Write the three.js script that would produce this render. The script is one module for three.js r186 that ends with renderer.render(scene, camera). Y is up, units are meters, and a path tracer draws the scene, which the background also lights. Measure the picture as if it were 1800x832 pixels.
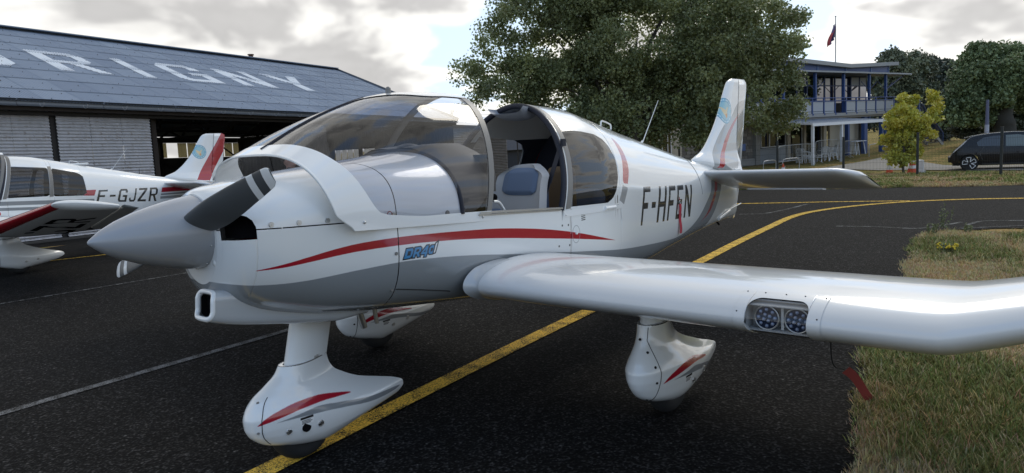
import * as THREE from 'three';
import { mergeGeometries } from 'three/addons/utils/BufferGeometryUtils.js';
import { ImprovedNoise } from 'three/addons/math/ImprovedNoise.js';
import { MarchingCubes } from 'three/addons/objects/MarchingCubes.js';
import { RoundedBoxGeometry } from 'three/addons/geometries/RoundedBoxGeometry.js';

// ---------- camera, sky, sun, exposure ----------
const V3 = (x, y, z) => new THREE.Vector3(x, y, z);
const scene = new THREE.Scene();
const CAM = V3(-1.1315, 1.677, 3.4384), FPX = 1259.63;
const FWD = V3(0.75077107, -0.13126224, -0.64738939), RGT = V3(0.6460472, -0.05841643, 0.76105883), UPV = V3(0.13771646, 0.98962505, -0.04094424);
const camera = new THREE.PerspectiveCamera(2 * Math.atan(416 / FPX) * 180 / Math.PI, 1800 / 832, 0.05, 3000);
camera.position.copy(CAM); camera.up.copy(UPV); camera.lookAt(CAM.clone().add(FWD)); scene.add(camera);
const ray = (u, v) => FWD.clone().addScaledVector(RGT, (u - 900) / FPX).addScaledVector(UPV, (416 - v) / FPX);
const at = (u, v, d) => CAM.clone().addScaledVector(ray(u, v), d);
const renderer = new THREE.WebGLRenderer({ antialias: true });
renderer.toneMapping = THREE.LinearToneMapping;
renderer.toneMappingExposure = 1.36;
renderer.shadowMap.enabled = true;
const fH = V3(FWD.x, 0, FWD.z).normalize(), rH = V3(RGT.x, 0, RGT.z).normalize();
const SUN_EL = 41 * Math.PI / 180;
const sunDir = fH.clone().multiplyScalar(0.83).addScaledVector(rH, 0.56).normalize().multiplyScalar(Math.cos(SUN_EL)); sunDir.y = Math.sin(SUN_EL);
const sun = new THREE.DirectionalLight(new THREE.Color(1, 0.93, 0.80), 0.75);
sun.position.copy(sunDir).multiplyScalar(60); sun.target.position.set(8, 0, -4); sun.position.add(sun.target.position);
sun.castShadow = true; sun.shadow.radius = 45; sun.shadow.mapSize.set(2048, 2048);
Object.assign(sun.shadow.camera, { left: -45, right: 45, top: 45, bottom: -45, near: 1, far: 160 });
scene.add(sun, sun.target);

// seeded randomness and noise
function rng(seed) { let s = seed >>> 0; return () => { s = (s + 0x6D2B79F5) >>> 0; let t = Math.imul(s ^ (s >>> 15), 1 | s); t = (t + Math.imul(t ^ (t >>> 7), 61 | t)) ^ t; return ((t ^ (t >>> 14)) >>> 0) / 4294967296; }; }
const PN = new ImprovedNoise();
const fbm = (x, y, z, o = 5) => { let a = 0.5, s = 0, f = 1; for (let i = 0; i < o; i++) { s += a * PN.noise(x * f, y * f, z + i * 7.3); a *= 0.5; f *= 2.03; } return s; };
const sstep = (a, b, x) => { const t = Math.min(1, Math.max(0, (x - a) / (b - a))); return t * t * (3 - 2 * t); };
const lerp = (a, b, t) => a + (b - a) * t;
function interp(xs, ys, x) { if (x <= xs[0]) return ys[0]; for (let i = 1; i < xs.length; i++) if (x <= xs[i]) return lerp(ys[i - 1], ys[i], (x - xs[i - 1]) / (xs[i] - xs[i - 1])); return ys[ys.length - 1]; }
// smooth (monotone cubic-ish Catmull) interpolation
function sinterp(xs, ys, x) {
  const n = xs.length; if (x <= xs[0]) return ys[0]; if (x >= xs[n - 1]) return ys[n - 1];
  let i = 1; while (x > xs[i]) i++; const h = xs[i] - xs[i - 1], t = (x - xs[i - 1]) / h;
  const d = (k) => { if (k === 0) return (ys[1] - ys[0]) / (xs[1] - xs[0]); if (k === n - 1) return (ys[n - 1] - ys[n - 2]) / (xs[n - 1] - xs[n - 2]); const a = (ys[k] - ys[k - 1]) / (xs[k] - xs[k - 1]), b = (ys[k + 1] - ys[k]) / (xs[k + 1] - xs[k]); return a * b <= 0 ? 0 : 2 * a * b / (a + b); };
  const m0 = d(i - 1) * h, m1 = d(i) * h, t2 = t * t, t3 = t2 * t;
  return (2 * t3 - 3 * t2 + 1) * ys[i - 1] + (t3 - 2 * t2 + t) * m0 + (-2 * t3 + 3 * t2) * ys[i] + (t3 - t2) * m1;
}

// ---------- sky: air and broken cumulus ----------
{
  const W = 2048, H = 1024, data = new Float32Array(W * H * 4);
  // where the photograph's clouds are thick (+) or open (-): pixel, radius, amount
  const spots = [[250, 30, 200, 0.22], [560, 30, 190, 0.30], [770, 25, 120, 0.24], [330, 100, 120, 0.10], [10, 30, 100, -0.12], [480, 75, 70, -0.10], [640, 110, 80, -0.06], [760, 105, 65, -0.26], [700, 170, 60, 0.06], [850, 110, 60, -0.1], [1410, 25, 55, -0.30], [1490, 85, 70, 0.22], [1640, 70, 90, 0.22], [1740, 30, 90, 0.14], [1555, 95, 34, -0.34], [1610, 20, 90, 0.10], [1700, 130, 60, -0.08], [450, 3, 40, -0.12]].map(([u, v, r, a]) => [ray(u, v).normalize(), r / FPX * 0.9, a]);
  const sd = sunDir.clone().normalize(), d = V3();
  for (let j = 0; j < H; j++) {
    const el = ((j + 0.5) / H - 0.5) * Math.PI, ce = Math.cos(el), se = Math.sin(el);
    for (let i = 0; i < W; i++) {
      const az = ((i + 0.5) / W - 0.5) * 2 * Math.PI; d.set(Math.cos(az) * ce, se, Math.sin(az) * ce);
      const k = 4 * (j * W + i), e = Math.max(se, 0.0);
      const px = d.x / (e + 0.22), pz = d.z / (e + 0.22);
      const wx = fbm(px * 1.1 + 3.1, pz * 1.1, 4.2, 3) * 0.5, wz = fbm(px * 1.1, pz * 1.1 + 9.7, 1.7, 3) * 0.5;
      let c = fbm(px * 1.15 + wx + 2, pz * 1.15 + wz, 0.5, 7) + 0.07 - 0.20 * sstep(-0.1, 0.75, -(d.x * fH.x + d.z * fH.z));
      for (const [q, r, a] of spots) { const g = (1 - q.dot(d)) * 2 / (r * r); if (g < 6) c += a * Math.exp(-g); }
      const fine = fbm(px * 4.2 + wx * 3, pz * 4.2 + wz * 3, 6.6, 6);
      const dens = c + fine * 0.24;
      const cov = sstep(-0.06, 0.07, dens), thick = sstep(0.02, 0.40, c + fine * 0.75);
      const sa = Math.acos(Math.min(1, Math.max(-1, sd.dot(d)))), glow = Math.exp(-sa * sa / 0.5);
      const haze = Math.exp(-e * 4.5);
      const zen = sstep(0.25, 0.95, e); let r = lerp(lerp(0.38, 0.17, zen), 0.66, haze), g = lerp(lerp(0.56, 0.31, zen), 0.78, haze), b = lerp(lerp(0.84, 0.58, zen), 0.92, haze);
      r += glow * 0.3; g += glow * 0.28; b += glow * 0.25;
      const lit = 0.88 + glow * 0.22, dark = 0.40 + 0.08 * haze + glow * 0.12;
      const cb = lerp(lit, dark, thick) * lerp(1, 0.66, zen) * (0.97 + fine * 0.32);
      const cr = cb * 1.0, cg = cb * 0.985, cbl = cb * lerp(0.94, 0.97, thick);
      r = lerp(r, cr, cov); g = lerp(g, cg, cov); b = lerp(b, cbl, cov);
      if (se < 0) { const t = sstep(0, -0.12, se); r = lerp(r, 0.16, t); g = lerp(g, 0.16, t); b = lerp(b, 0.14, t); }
      data[k] = r; data[k + 1] = g; data[k + 2] = b; data[k + 3] = 1;
    }
  }
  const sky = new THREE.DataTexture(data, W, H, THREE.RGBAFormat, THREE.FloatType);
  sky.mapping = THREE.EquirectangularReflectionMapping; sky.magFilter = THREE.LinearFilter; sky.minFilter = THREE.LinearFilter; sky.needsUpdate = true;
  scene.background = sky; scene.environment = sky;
}

// ---------- helpers ----------
const used = {};
function numbered(name) { if (!(name in used)) { used[name] = 0; return name; } used[name]++; return name + '_' + String(used[name]).padStart(3, '0'); }
function thing(name, label, category, pos = [0, 0, 0], turn = 0, group) {
  const o = new THREE.Group(); o.name = numbered(name); scene.add(o); o.position.set(...pos); o.rotation.y = turn;
  o.userData = { label, category }; if (group) o.userData.group = group; return o;
}
function mesh(name, geo, mat, parent, label) {
  const m = new THREE.Mesh(geo, mat); m.name = parent === scene ? numbered(name) : name; parent.add(m);
  if (label) m.userData.label = label; return m;
}
function struct(name, geo, mat, parent = scene) { const m = mesh(name, geo, mat, parent); if (parent === scene) m.userData.kind = 'structure'; return m; }
const lin = (r, g, b) => new THREE.Color().setRGB(r, g, b);
const std = (c, rough = 0.6, o = {}) => new THREE.MeshStandardMaterial({ color: c.isColor ? c : lin(...c), roughness: rough, side: THREE.DoubleSide, ...o });
const phys = (c, o = {}) => new THREE.MeshPhysicalMaterial({ color: c.isColor ? c : lin(...c), side: THREE.DoubleSide, ...o });
function prep(g) { // same attribute set for merging
  const h = g.index ? g.toNonIndexed() : g; if (!h.attributes.normal) h.computeVertexNormals();
  for (const k of Object.keys(h.attributes)) if (!['position', 'normal', 'uv'].includes(k)) h.deleteAttribute(k);
  if (!h.attributes.uv) h.setAttribute('uv', new THREE.BufferAttribute(new Float32Array(h.attributes.position.count * 2), 2)); return h;
}
const merge = (a) => a.length === 1 ? a[0] : mergeGeometries(a.map(prep));
const bx = (w, h, d, x = 0, y = 0, z = 0, ry = 0) => { const g = new THREE.BoxGeometry(w, h, d); if (ry) g.rotateY(ry); return g.translate(x, y, z); };
const rbx = (w, h, d, x = 0, y = 0, z = 0, r = 0.01) => new RoundedBoxGeometry(w, h, d, 2, Math.min(r, w / 2.01, h / 2.01, d / 2.01)).translate(x, y, z);
function bar(a, b, r0, r1 = r0, seg = 10) { // round bar between two points
  a = a.isVector3 ? a : V3(...a); b = b.isVector3 ? b : V3(...b); const L = a.distanceTo(b);
  const g = new THREE.CylinderGeometry(r1, r0, L, seg); g.translate(0, L / 2, 0);
  g.applyQuaternion(new THREE.Quaternion().setFromUnitVectors(V3(0, 1, 0), b.clone().sub(a).normalize())); return g.translate(a.x, a.y, a.z);
}
function sqbar(a, b, w, h) { // square bar
  a = a.isVector3 ? a : V3(...a); b = b.isVector3 ? b : V3(...b); const L = a.distanceTo(b);
  const m = new THREE.Matrix4().lookAt(b, a, Math.abs(b.clone().sub(a).normalize().y) > 0.98 ? V3(1, 0, 0) : V3(0, 1, 0));
  return new THREE.BoxGeometry(w, h, L).translate(0, 0, -L / 2).applyMatrix4(new THREE.Matrix4().makeRotationY(Math.PI)).applyMatrix4(m).translate(a.x, a.y, a.z);
}
const tube = (pts, r, seg = 24, rs = 8, closed = false) => new THREE.TubeGeometry(new THREE.CatmullRomCurve3(pts.map(p => p.isVector3 ? p : V3(...p)), closed), seg, r, rs, closed);
// surface patch: f(a, b) -> [x, y, z], a and b in 0..1; normals from finite differences; uv from uvf(x, y, z, a, b)
function patch(nu, nv, f, { uvf = (x, y, z, a, b) => [a, b], flip = false, as = null, bs = null } = {}) {
  const pos = [], nor = [], uv = [], idx = [], P = (a, b) => { const q = f(a, b); return V3(q[0], q[1], q[2]); };
  const e = 1e-3, c01 = (t) => Math.min(1, Math.max(0, t)), du = V3(), dv = V3();
  for (let j = 0; j <= nv; j++) for (let i = 0; i <= nu; i++) {
    const a = as ? as[i] : i / nu, b = bs ? bs[j] : j / nv, p = P(a, b); pos.push(p.x, p.y, p.z); uv.push(...uvf(p.x, p.y, p.z, a, b));
    du.copy(P(c01(a + e), b)).sub(P(c01(a - e), b)); dv.copy(P(a, c01(b + e))).sub(P(a, c01(b - e)));
    if (du.lengthSq() < 1e-14) { const b2 = b < 0.5 ? b + 0.01 : b - 0.01; du.copy(P(c01(a + e), b2)).sub(P(c01(a - e), b2)); }
    if (dv.lengthSq() < 1e-14) { const a2 = a < 0.5 ? a + 0.01 : a - 0.01; dv.copy(P(a2, c01(b + e))).sub(P(a2, c01(b - e))); }
    const n = du.clone().cross(dv).normalize(); if (flip) n.negate(); nor.push(n.x || 0, n.y || 0, n.z || 0);
  }
  const w = nu + 1;
  for (let j = 0; j < nv; j++) for (let i = 0; i < nu; i++) {
    const A = j * w + i, B = A + 1, C = A + w, D = C + 1;
    flip ? idx.push(A, C, B, B, C, D) : idx.push(A, B, C, B, D, C);
  }
  const g = new THREE.BufferGeometry(); g.setAttribute('position', new THREE.Float32BufferAttribute(pos, 3)); g.setAttribute('normal', new THREE.Float32BufferAttribute(nor, 3)); g.setAttribute('uv', new THREE.Float32BufferAttribute(uv, 2)); g.setIndex(idx); return g;
}
const shapeOf = (pts) => new THREE.Shape(pts.map(p => new THREE.Vector2(p[0], p[1])));
function ext(pts, depth, bevel = 0) { return new THREE.ExtrudeGeometry(pts.isShape ? pts : shapeOf(pts), bevel ? { depth, bevelEnabled: true, bevelSize: bevel, bevelThickness: bevel, bevelSegments: 2, curveSegments: 12 } : { depth, bevelEnabled: false, curveSegments: 12 }); }
function canvasTex(w, h, draw, repeat) {
  const c = document.createElement('canvas'); c.width = w; c.height = h; const x = c.getContext('2d'); draw(x, w, h);
  const t = new THREE.CanvasTexture(c); t.colorSpace = THREE.SRGBColorSpace; t.magFilter = THREE.LinearFilter; if (repeat) t.wrapS = t.wrapT = THREE.RepeatWrapping; return t;
}
function pixTex(w, h, f, { srgb = true, repeat = true } = {}) { // f(x, y) -> [r, g, b] 0..255 (sRGB) or value
  const a = new Uint8Array(w * h * 4); for (let j = 0; j < h; j++) for (let i = 0; i < w; i++) { const q = f(i, j), k = 4 * (j * w + i); a[k] = q[0]; a[k + 1] = q[1]; a[k + 2] = q[2]; a[k + 3] = q.length > 3 ? q[3] : 255; }
  const t = new THREE.DataTexture(a, w, h); if (srgb) t.colorSpace = THREE.SRGBColorSpace; t.magFilter = THREE.LinearFilter; t.minFilter = THREE.LinearMipmapLinearFilter; t.generateMipmaps = true; if (repeat) t.wrapS = t.wrapT = THREE.RepeatWrapping; t.needsUpdate = true; return t;
}
// tileable value noise
function tileNoise(n, seed) { const r = rng(seed), g = new Float32Array(n * n).map(() => r()); return (x, y) => { const xi = Math.floor(x), yi = Math.floor(y), fx = x - xi, fy = y - yi, m = (a) => ((a % n) + n) % n, G = (a, b) => g[m(b) * n + m(a)], sx = fx * fx * (3 - 2 * fx), sy = fy * fy * (3 - 2 * fy); return lerp(lerp(G(xi, yi), G(xi + 1, yi), sx), lerp(G(xi, yi + 1), G(xi + 1, yi + 1), sx), sy); }; }
// ---------- ground ----------
// the land falls gently behind the taxiway's far edge, then lies flat
const gy = (x, z) => Math.min(-0.6 * sstep(0, 1, (x - 18.2) / 17) * sstep(-34, -22, z + x * 0.1), Math.max(-0.75, -0.10 - 0.028 * Math.max(0, x - 3.5)) * sstep(-13.2, -16, z));
function gpt(u, v, y0 = null) { // ground point under a pixel
  const r = ray(u, v); let t = -CAM.y / r.y; for (let i = 0; i < 12; i++) { const p = CAM.clone().addScaledVector(r, t); t = ((y0 === null ? gy(p.x, p.z) : y0) - CAM.y) / r.y; } return CAM.clone().addScaledVector(r, t);
}
function onGround(u, d) { const p = at(u, 300, d); p.y = gy(p.x, p.z); return p; } // on the ground in column u at depth d (columns lean little out there)
const aggr = (() => {
  const n = 1024, r = rng(11), t1 = tileNoise(256, 5), t2 = tileNoise(64, 6), t3 = tileNoise(9, 7), hgt = new Float32Array(n * n), col = new Float32Array(n * n);
  const chip = new Float32Array(n * n);
  for (let k = 0; k < 8000; k++) { const cx = r() * n, cy = r() * n, s = 0.8 + r() * r() * 2.6, v = r() < 0.14 ? 1.0 : 0.4 + r() * 0.35; for (let dy = -3; dy <= 3; dy++) for (let dx = -3; dx <= 3; dx++) if (dx * dx + dy * dy * 1.4 < s * s) chip[((cy + dy + n) % n | 0) * n + ((cx + dx + n) % n | 0)] = v; }
  for (let j = 0; j < n; j++) for (let i = 0; i < n; i++) { const k = j * n + i; const a = t1(i / 4, j / 4), b = t2(i / 16, j / 16), w = r(); hgt[k] = a * 0.75 + w * 0.25; col[k] = Math.max(4, 8 + 62 * a * a * a + 6 * (b - 0.5) + 16 * (w - 0.5) + 5 * (t3(i / 113.8, j / 113.8) - 0.5) + chip[k] * 52); }
  return { map: pixTex(n, n, (i, j) => { const c = col[j * n + i]; return [c * 1.02, c, c * 0.985]; }), bump: pixTex(n, n, (i, j) => { const h = hgt[j * n + i] * 255; return [h, h, h]; }, { srgb: false }), chip, n };
})();
const asphaltMat = new THREE.MeshPhysicalMaterial({ specularIntensity: 0.22, map: aggr.map, bumpMap: aggr.bump, bumpScale: 0.004, roughness: 0.9, side: THREE.DoubleSide });
const grassTex = (() => {
  const n = 1024, a = tileNoise(128, 21), b = tileNoise(32, 22), c = tileNoise(8, 23), f = tileNoise(512, 24), r = rng(25);
  return pixTex(n, n, (i, j) => {
    const m = 0.45 * c(i / 128, j / 128) + 0.35 * b(i / 32, j / 32) + 0.2 * a(i / 8, j / 8), g = sstep(0.40, 0.60, m), s = f(i / 2, j / 2) - 0.5 + (r() - 0.5) * 0.5;
    return [lerp(158, 98, g) + s * 52, lerp(132, 100, g) + s * 46, lerp(86, 52, g) + s * 32];
  });
})();
const grassMat = new THREE.MeshPhysicalMaterial({ specularIntensity: 0.15, map: grassTex, roughness: 1, side: THREE.DoubleSide, bumpMap: grassTex, bumpScale: 0.03 });
function sheet(xs, zs, yoff, inside, uvS) { // height-following sheet
  const pos = [], uv = [], idx = [], w = xs.length; zs.forEach(z => xs.forEach(x => { pos.push(x, gy(x, z) + yoff, z); uv.push(x / uvS, z / uvS); }));
  for (let j = 0; j < zs.length - 1; j++) for (let i = 0; i < w - 1; i++) { if (inside && !inside((xs[i] + xs[i + 1]) / 2, (zs[j] + zs[j + 1]) / 2)) continue; const A = j * w + i; idx.push(A, A + w, A + 1, A + 1, A + w, A + w + 1); }
  const g = new THREE.BufferGeometry(); g.setAttribute('position', new THREE.Float32BufferAttribute(pos, 3)); g.setAttribute('uv', new THREE.Float32BufferAttribute(uv, 2)); g.setIndex(idx); g.computeVertexNormals(); return g;
}
const span = (a, b, s) => { const n = Math.ceil((b - a) / s); return Array.from({ length: n + 1 }, (_, i) => a + (b - a) * i / n); };
struct('ground', sheet([-900, -300, -100, -40, ...span(-20, 70, 2), 110, 250, 900], [-900, -300, -110, ...span(-60, 30, 2), 60, 250, 900], -0.012, null, 2.2), grassMat);
// asphalt: apron and taxiway, an outline with a ragged verge
struct('hangar_apron', sheet(span(-60, 26, 1.6), span(-40, -13.6, 0.5), 0.0, null, 3), asphaltMat);
const poly = (pts, y, uvS = 3) => { const g = new THREE.ShapeGeometry(shapeOf(pts.map(p => [p[0], -p[1]]))); g.rotateX(-Math.PI / 2); g.translate(0, y, 0); const p = g.attributes.position, u = []; for (let i = 0; i < p.count; i++) u.push(p.getX(i) / uvS, p.getZ(i) / uvS); g.setAttribute('uv', new THREE.Float32BufferAttribute(u, 2)); return g; };
function ragged(pts, step, amp, seed) { const out = []; for (let i = 0; i < pts.length - 1; i++) { const [a, b] = [pts[i], pts[i + 1]], L = Math.hypot(b[0] - a[0], b[1] - a[1]), n = Math.max(1, Math.round(L / step)); for (let k = 0; k < n; k++) { const t = k / n, nx = (b[1] - a[1]) / L, nz = -(b[0] - a[0]) / L, o = amp * (fbm((a[0] + (b[0] - a[0]) * t) * 1.7 + seed, (a[1] + (b[1] - a[1]) * t) * 1.7, seed, 4)); out.push([a[0] + (b[0] - a[0]) * t + nx * o, a[1] + (b[1] - a[1]) * t + nz * o]); } } out.push(pts[pts.length - 1]); return out; }
const verge = [[-9, 5.6], [-4, 3.9], [0, 2.95], [2.35, 2.5], [4.37, 2.08], [6.88, 1.75], [9.2, 1.36], [10.6, 1.22], [11.15, 1.5], [11.4, 2.3], [11.7, 4], [12.2, 9], [13, 30]];
const vergeR = ragged(verge, 0.16, 0.22, 3.3);
const farEdge = ragged([[24, 40], [21.4, 12], [19.3, 3], [18.6, 0], [18.0, -2.5], [17.95, -6], [18.2, -9], [18.6, -13]], 0.2, 0.28, 8.1);
const asphaltPts = [[-60, 40], [-30, 12], ...vergeR, ...farEdge, [6, -13.6], [-60, -13.6]];
struct('asphalt_apron', poly(asphaltPts, 0.0), asphaltMat);
// painted lines: worn paint, grains of asphalt show through
const paintTex = (rgb, seed, wear) => { const n = 512, f = tileNoise(128, seed), h = tileNoise(16, seed + 1), r = rng(seed + 2); return pixTex(n, n, (i, j) => { const m = f(i / 3, j / 3) * 0.6 + r() * 0.4 + (h(i / 32, j / 32) - 0.5) * 0.3, w = sstep(wear - 0.05, wear + 0.07, m), s = 0.86 + 0.22 * f(i / 4 + 31, j / 4 + 7); return [lerp(34, rgb[0] * s, w), lerp(33, rgb[1] * s, w), lerp(31, rgb[2] * s, w)]; }); };
const yellowMat = new THREE.MeshPhysicalMaterial({ specularIntensity: 0.4, map: paintTex([236, 192, 76], 31, 0.36), roughness: 0.8, side: THREE.DoubleSide, bumpMap: aggr.bump, bumpScale: 0.002 });
const whiteLineMat = new THREE.MeshPhysicalMaterial({ specularIntensity: 0.3, map: paintTex([118, 119, 120], 41, 0.46), roughness: 0.85, side: THREE.DoubleSide });
const fadedMat = new THREE.MeshPhysicalMaterial({ specularIntensity: 0.3, map: paintTex([140, 141, 140], 51, 0.55), roughness: 0.9, side: THREE.DoubleSide });
function lineStrip(pts, width, y, uvS = 1, n = 80) {
  const c = new THREE.CatmullRomCurve3(pts.map(p => V3(p[0], 0, p[1])), false, 'centripetal'), pos = [], uv = [], idx = [];
  for (let i = 0; i <= n; i++) { const p = c.getPoint(i / n), t = c.getTangent(i / n), w = (typeof width === 'function' ? width(i / n) : width) / 2, l = i / n * c.getLength(); for (const s of [-1, 1]) { pos.push(p.x - t.z * s * w, y + gy(p.x, p.z), p.z + t.x * s * w); uv.push((s * w + 0.5) / uvS, l / uvS); } if (i < n) { const A = 2 * i; idx.push(A, A + 1, A + 2, A + 1, A + 3, A + 2); } }
  const g = new THREE.BufferGeometry(); g.setAttribute('position', new THREE.Float32BufferAttribute(pos, 3)); g.setAttribute('uv', new THREE.Float32BufferAttribute(uv, 2)); g.setIndex(idx); g.computeVertexNormals(); return g;
}
const G2 = (u, v) => { const p = gpt(u, v, 0); return [p.x, p.z]; };
struct('taxiway_line', lineStrip([[-1.5, 0.3], [0.73, -0.01], [4.48, -0.47], [6.93, -0.64], G2(1300, 425), G2(1350, 401), G2(1395, 381), G2(1430, 372.5), G2(1500, 363), G2(1600, 355), G2(1700, 351), G2(1800, 349.2), [17, 8], [18.5, 20]], 0.155, 0.008, 1, 220), yellowMat);
struct('taxiway_edge_line', lineStrip([[12, -9], G2(1300, 358.6), G2(1400, 356.6), G2(1480, 355), G2(1600, 353.6)], 0.11, 0.006, 1, 60), yellowMat);
struct('apron_line', lineStrip([[-4, -2.1], [0.15, -2.47], [2.49, -2.64], [6, -2.9]], 0.095, 0.006, 1, 80), whiteLineMat);
struct('apron_line', lineStrip([[-6, -8.1], [1.4, -7.44], [3.75, -7.26], [9, -6.9]], 0.06, 0.006, 1, 80), fadedMat);
struct('apron_line', lineStrip([[1.5, -11.75], [3.3, -11.5], [4.1, -11.2], [9, -9.9]], 0.09, 0.006, 1, 40), yellowMat);
// chalky repair seams
for (const pts of [[[1300, 377], [1340, 376], [1375, 370], [1420, 359]], [[1470, 398], [1540, 399], [1610, 402], [1650, 398], [1690, 391]], [[1700, 396], [1730, 389], [1800, 388]], [[1690, 402], [1730, 400], [1800, 397]]]) struct('repair_seam', lineStrip(pts.map(p => G2(...p)), 0.07, 0.004, 1, 30), fadedMat);
// ---------- paint, glass, metal ----------
const M = {
  white: phys([0.80, 0.81, 0.80], { roughness: 0.22, clearcoat: 1, clearcoatRoughness: 0.04 }),
  whiteSatin: phys([0.76, 0.77, 0.76], { roughness: 0.35, clearcoat: 0.6, clearcoatRoughness: 0.12 }),
  red: phys([0.36, 0.012, 0.02], { roughness: 0.25, clearcoat: 1, clearcoatRoughness: 0.05 }),
  greySpin: phys([0.31, 0.325, 0.35], { roughness: 0.35, clearcoat: 0.6, clearcoatRoughness: 0.14 }),
  greyPaint: phys([0.22, 0.235, 0.25], { roughness: 0.3, clearcoat: 0.8, clearcoatRoughness: 0.08 }),
  blade: phys([0.062, 0.069, 0.073], { roughness: 0.42, clearcoat: 0.25, clearcoatRoughness: 0.3 }),
  canopyGlass: phys([0.76, 0.77, 0.81], { roughness: 0.02, transmission: 1, thickness: 0, ior: 1.5 }),
  darkGlass: phys([0.42, 0.42, 0.43], { roughness: 0.015, transmission: 1, thickness: 0, ior: 1.55 }),
  clear: phys([0.95, 0.96, 0.97], { roughness: 0.03, transmission: 1, thickness: 0, ior: 1.45 }),
  hoop: std([0.17, 0.165, 0.155], 0.4), seal: std([0.012, 0.014, 0.024], 0.7), black: phys([0.005, 0.005, 0.006], { roughness: 0.9, specularIntensity: 0.15 }),
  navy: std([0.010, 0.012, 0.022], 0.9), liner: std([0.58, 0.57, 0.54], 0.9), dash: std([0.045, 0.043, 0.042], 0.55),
  seatGrey: std([0.42, 0.42, 0.42], 0.75), seatBlue: std([0.13, 0.18, 0.27], 0.8), fur: std([0.16, 0.11, 0.065], 1),
  steel: std([0.55, 0.55, 0.54], 0.3, { metalness: 1 }), alu: std([0.50, 0.50, 0.49], 0.38, { metalness: 0.9 }), rubber: std([0.012, 0.012, 0.012], 0.85),
  orange: std([0.5, 0.07, 0.01], 0.5), gap: std([0.012, 0.012, 0.012], 0.9), lamp: std([0.02, 0.03, 0.06], 0.12, { metalness: 0.3 }),
};
const LX0 = 0.2, LX1 = 7.4, LY0 = 0.5, LY1 = 2.3;           // livery print area, metres along and up the side
const luv = (x, y) => [(x - LX0) / (LX1 - LX0), (y - LY0) / (LY1 - LY0)];
const WHITE = '#e4e6e5', GREY = '#8b9093', RED = '#a3162a';
function liveryTex(draw, w = 2048, h = 512 * 2) { return canvasTex(w, h, (c) => { c.fillStyle = WHITE; c.fillRect(0, 0, w, h); c.setTransform(w / (LX1 - LX0), 0, 0, -h / (LY1 - LY0), -LX0 * w / (LX1 - LX0), h + LY0 * h / (LY1 - LY0)); draw(c); }); }
const fillPoly = (c, pts, col) => { c.fillStyle = col; c.beginPath(); pts.forEach((p, i) => i ? c.lineTo(...p) : c.moveTo(...p)); c.closePath(); c.fill(); };
function smoothPts(pts, n = 10) { const k = new THREE.CatmullRomCurve3(pts.map(p => V3(p[0], p[1], 0)), false, 'centripetal'); return k.getPoints(pts.length * n).map(p => [p.x, p.y]); }
// block letters in a unit cell (0..1 wide, 0..1 high)
const GLYPH = {
  F: [[[0, 0], [0.24, 0], [0.24, 0.42], [0.80, 0.42], [0.80, 0.58], [0.24, 0.58], [0.24, 0.86], [1, 0.86], [1, 1], [0, 1]]],
  E: [[[0, 0], [1, 0], [1, 0.14], [0.24, 0.14], [0.24, 0.43], [0.86, 0.43], [0.86, 0.58], [0.24, 0.58], [0.24, 0.86], [1, 0.86], [1, 1], [0, 1]]],
  H: [[[0, 0], [0.24, 0], [0.24, 0.42], [0.76, 0.42], [0.76, 0], [1, 0], [1, 1], [0.76, 1], [0.76, 0.57], [0.24, 0.57], [0.24, 1], [0, 1]]],
  N: [[[0, 0], [0.23, 0], [0.23, 0.66], [0.76, 0], [1, 0], [1, 1], [0.77, 1], [0.77, 0.36], [0.24, 1], [0, 1]]],
  '-': [[[0.08, 0.42], [0.92, 0.42], [0.92, 0.58], [0.08, 0.58]]],
  J: [[[0, 0.30], [0, 0.16], [0.16, 0], [0.82, 0], [1, 0.16], [1, 1], [0.76, 1], [0.76, 0.2], [0.68, 0.14], [0.32, 0.14], [0.24, 0.2], [0.24, 0.30]]],
  Z: [[[0, 0], [1, 0], [1, 0.15], [0.32, 0.15], [1, 0.85], [1, 1], [0, 1], [0, 0.85], [0.68, 0.85], [0, 0.15]]],
  R: [[[0, 0], [0.24, 0], [0.24, 0.40], [0.46, 0.40], [0.74, 0], [1, 0], [0.70, 0.42], [0.9, 0.48], [1, 0.58], [1, 0.86], [0.84, 1], [0, 1]], [[0.24, 0.54], [0.24, 0.86], [0.70, 0.86], [0.76, 0.8], [0.76, 0.6], [0.70, 0.54]]],
  G: [[[0.16, 0], [1, 0], [1, 0.52], [0.5, 0.52], [0.5, 0.38], [0.76, 0.38], [0.76, 0.14], [0.3, 0.14], [0.24, 0.2], [0.24, 0.8], [0.3, 0.86], [0.70, 0.86], [0.76, 0.8], [0.76, 0.70], [1, 0.70], [1, 0.84], [0.84, 1], [0.16, 1], [0, 0.84], [0, 0.16]]],
  O: [[[0.16, 0], [0.84, 0], [1, 0.16], [1, 0.84], [0.84, 1], [0.16, 1], [0, 0.84], [0, 0.16]], [[0.24, 0.2], [0.24, 0.8], [0.3, 0.86], [0.70, 0.86], [0.76, 0.8], [0.76, 0.2], [0.70, 0.14], [0.3, 0.14]]],
  I: [[[0.3, 0], [0.7, 0], [0.7, 1], [0.3, 1]]],
  Y: [[[0.37, 0], [0.63, 0], [0.63, 0.42], [1, 1], [0.73, 1], [0.5, 0.58], [0.27, 1], [0, 1], [0.37, 0.42]]],
};
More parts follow.
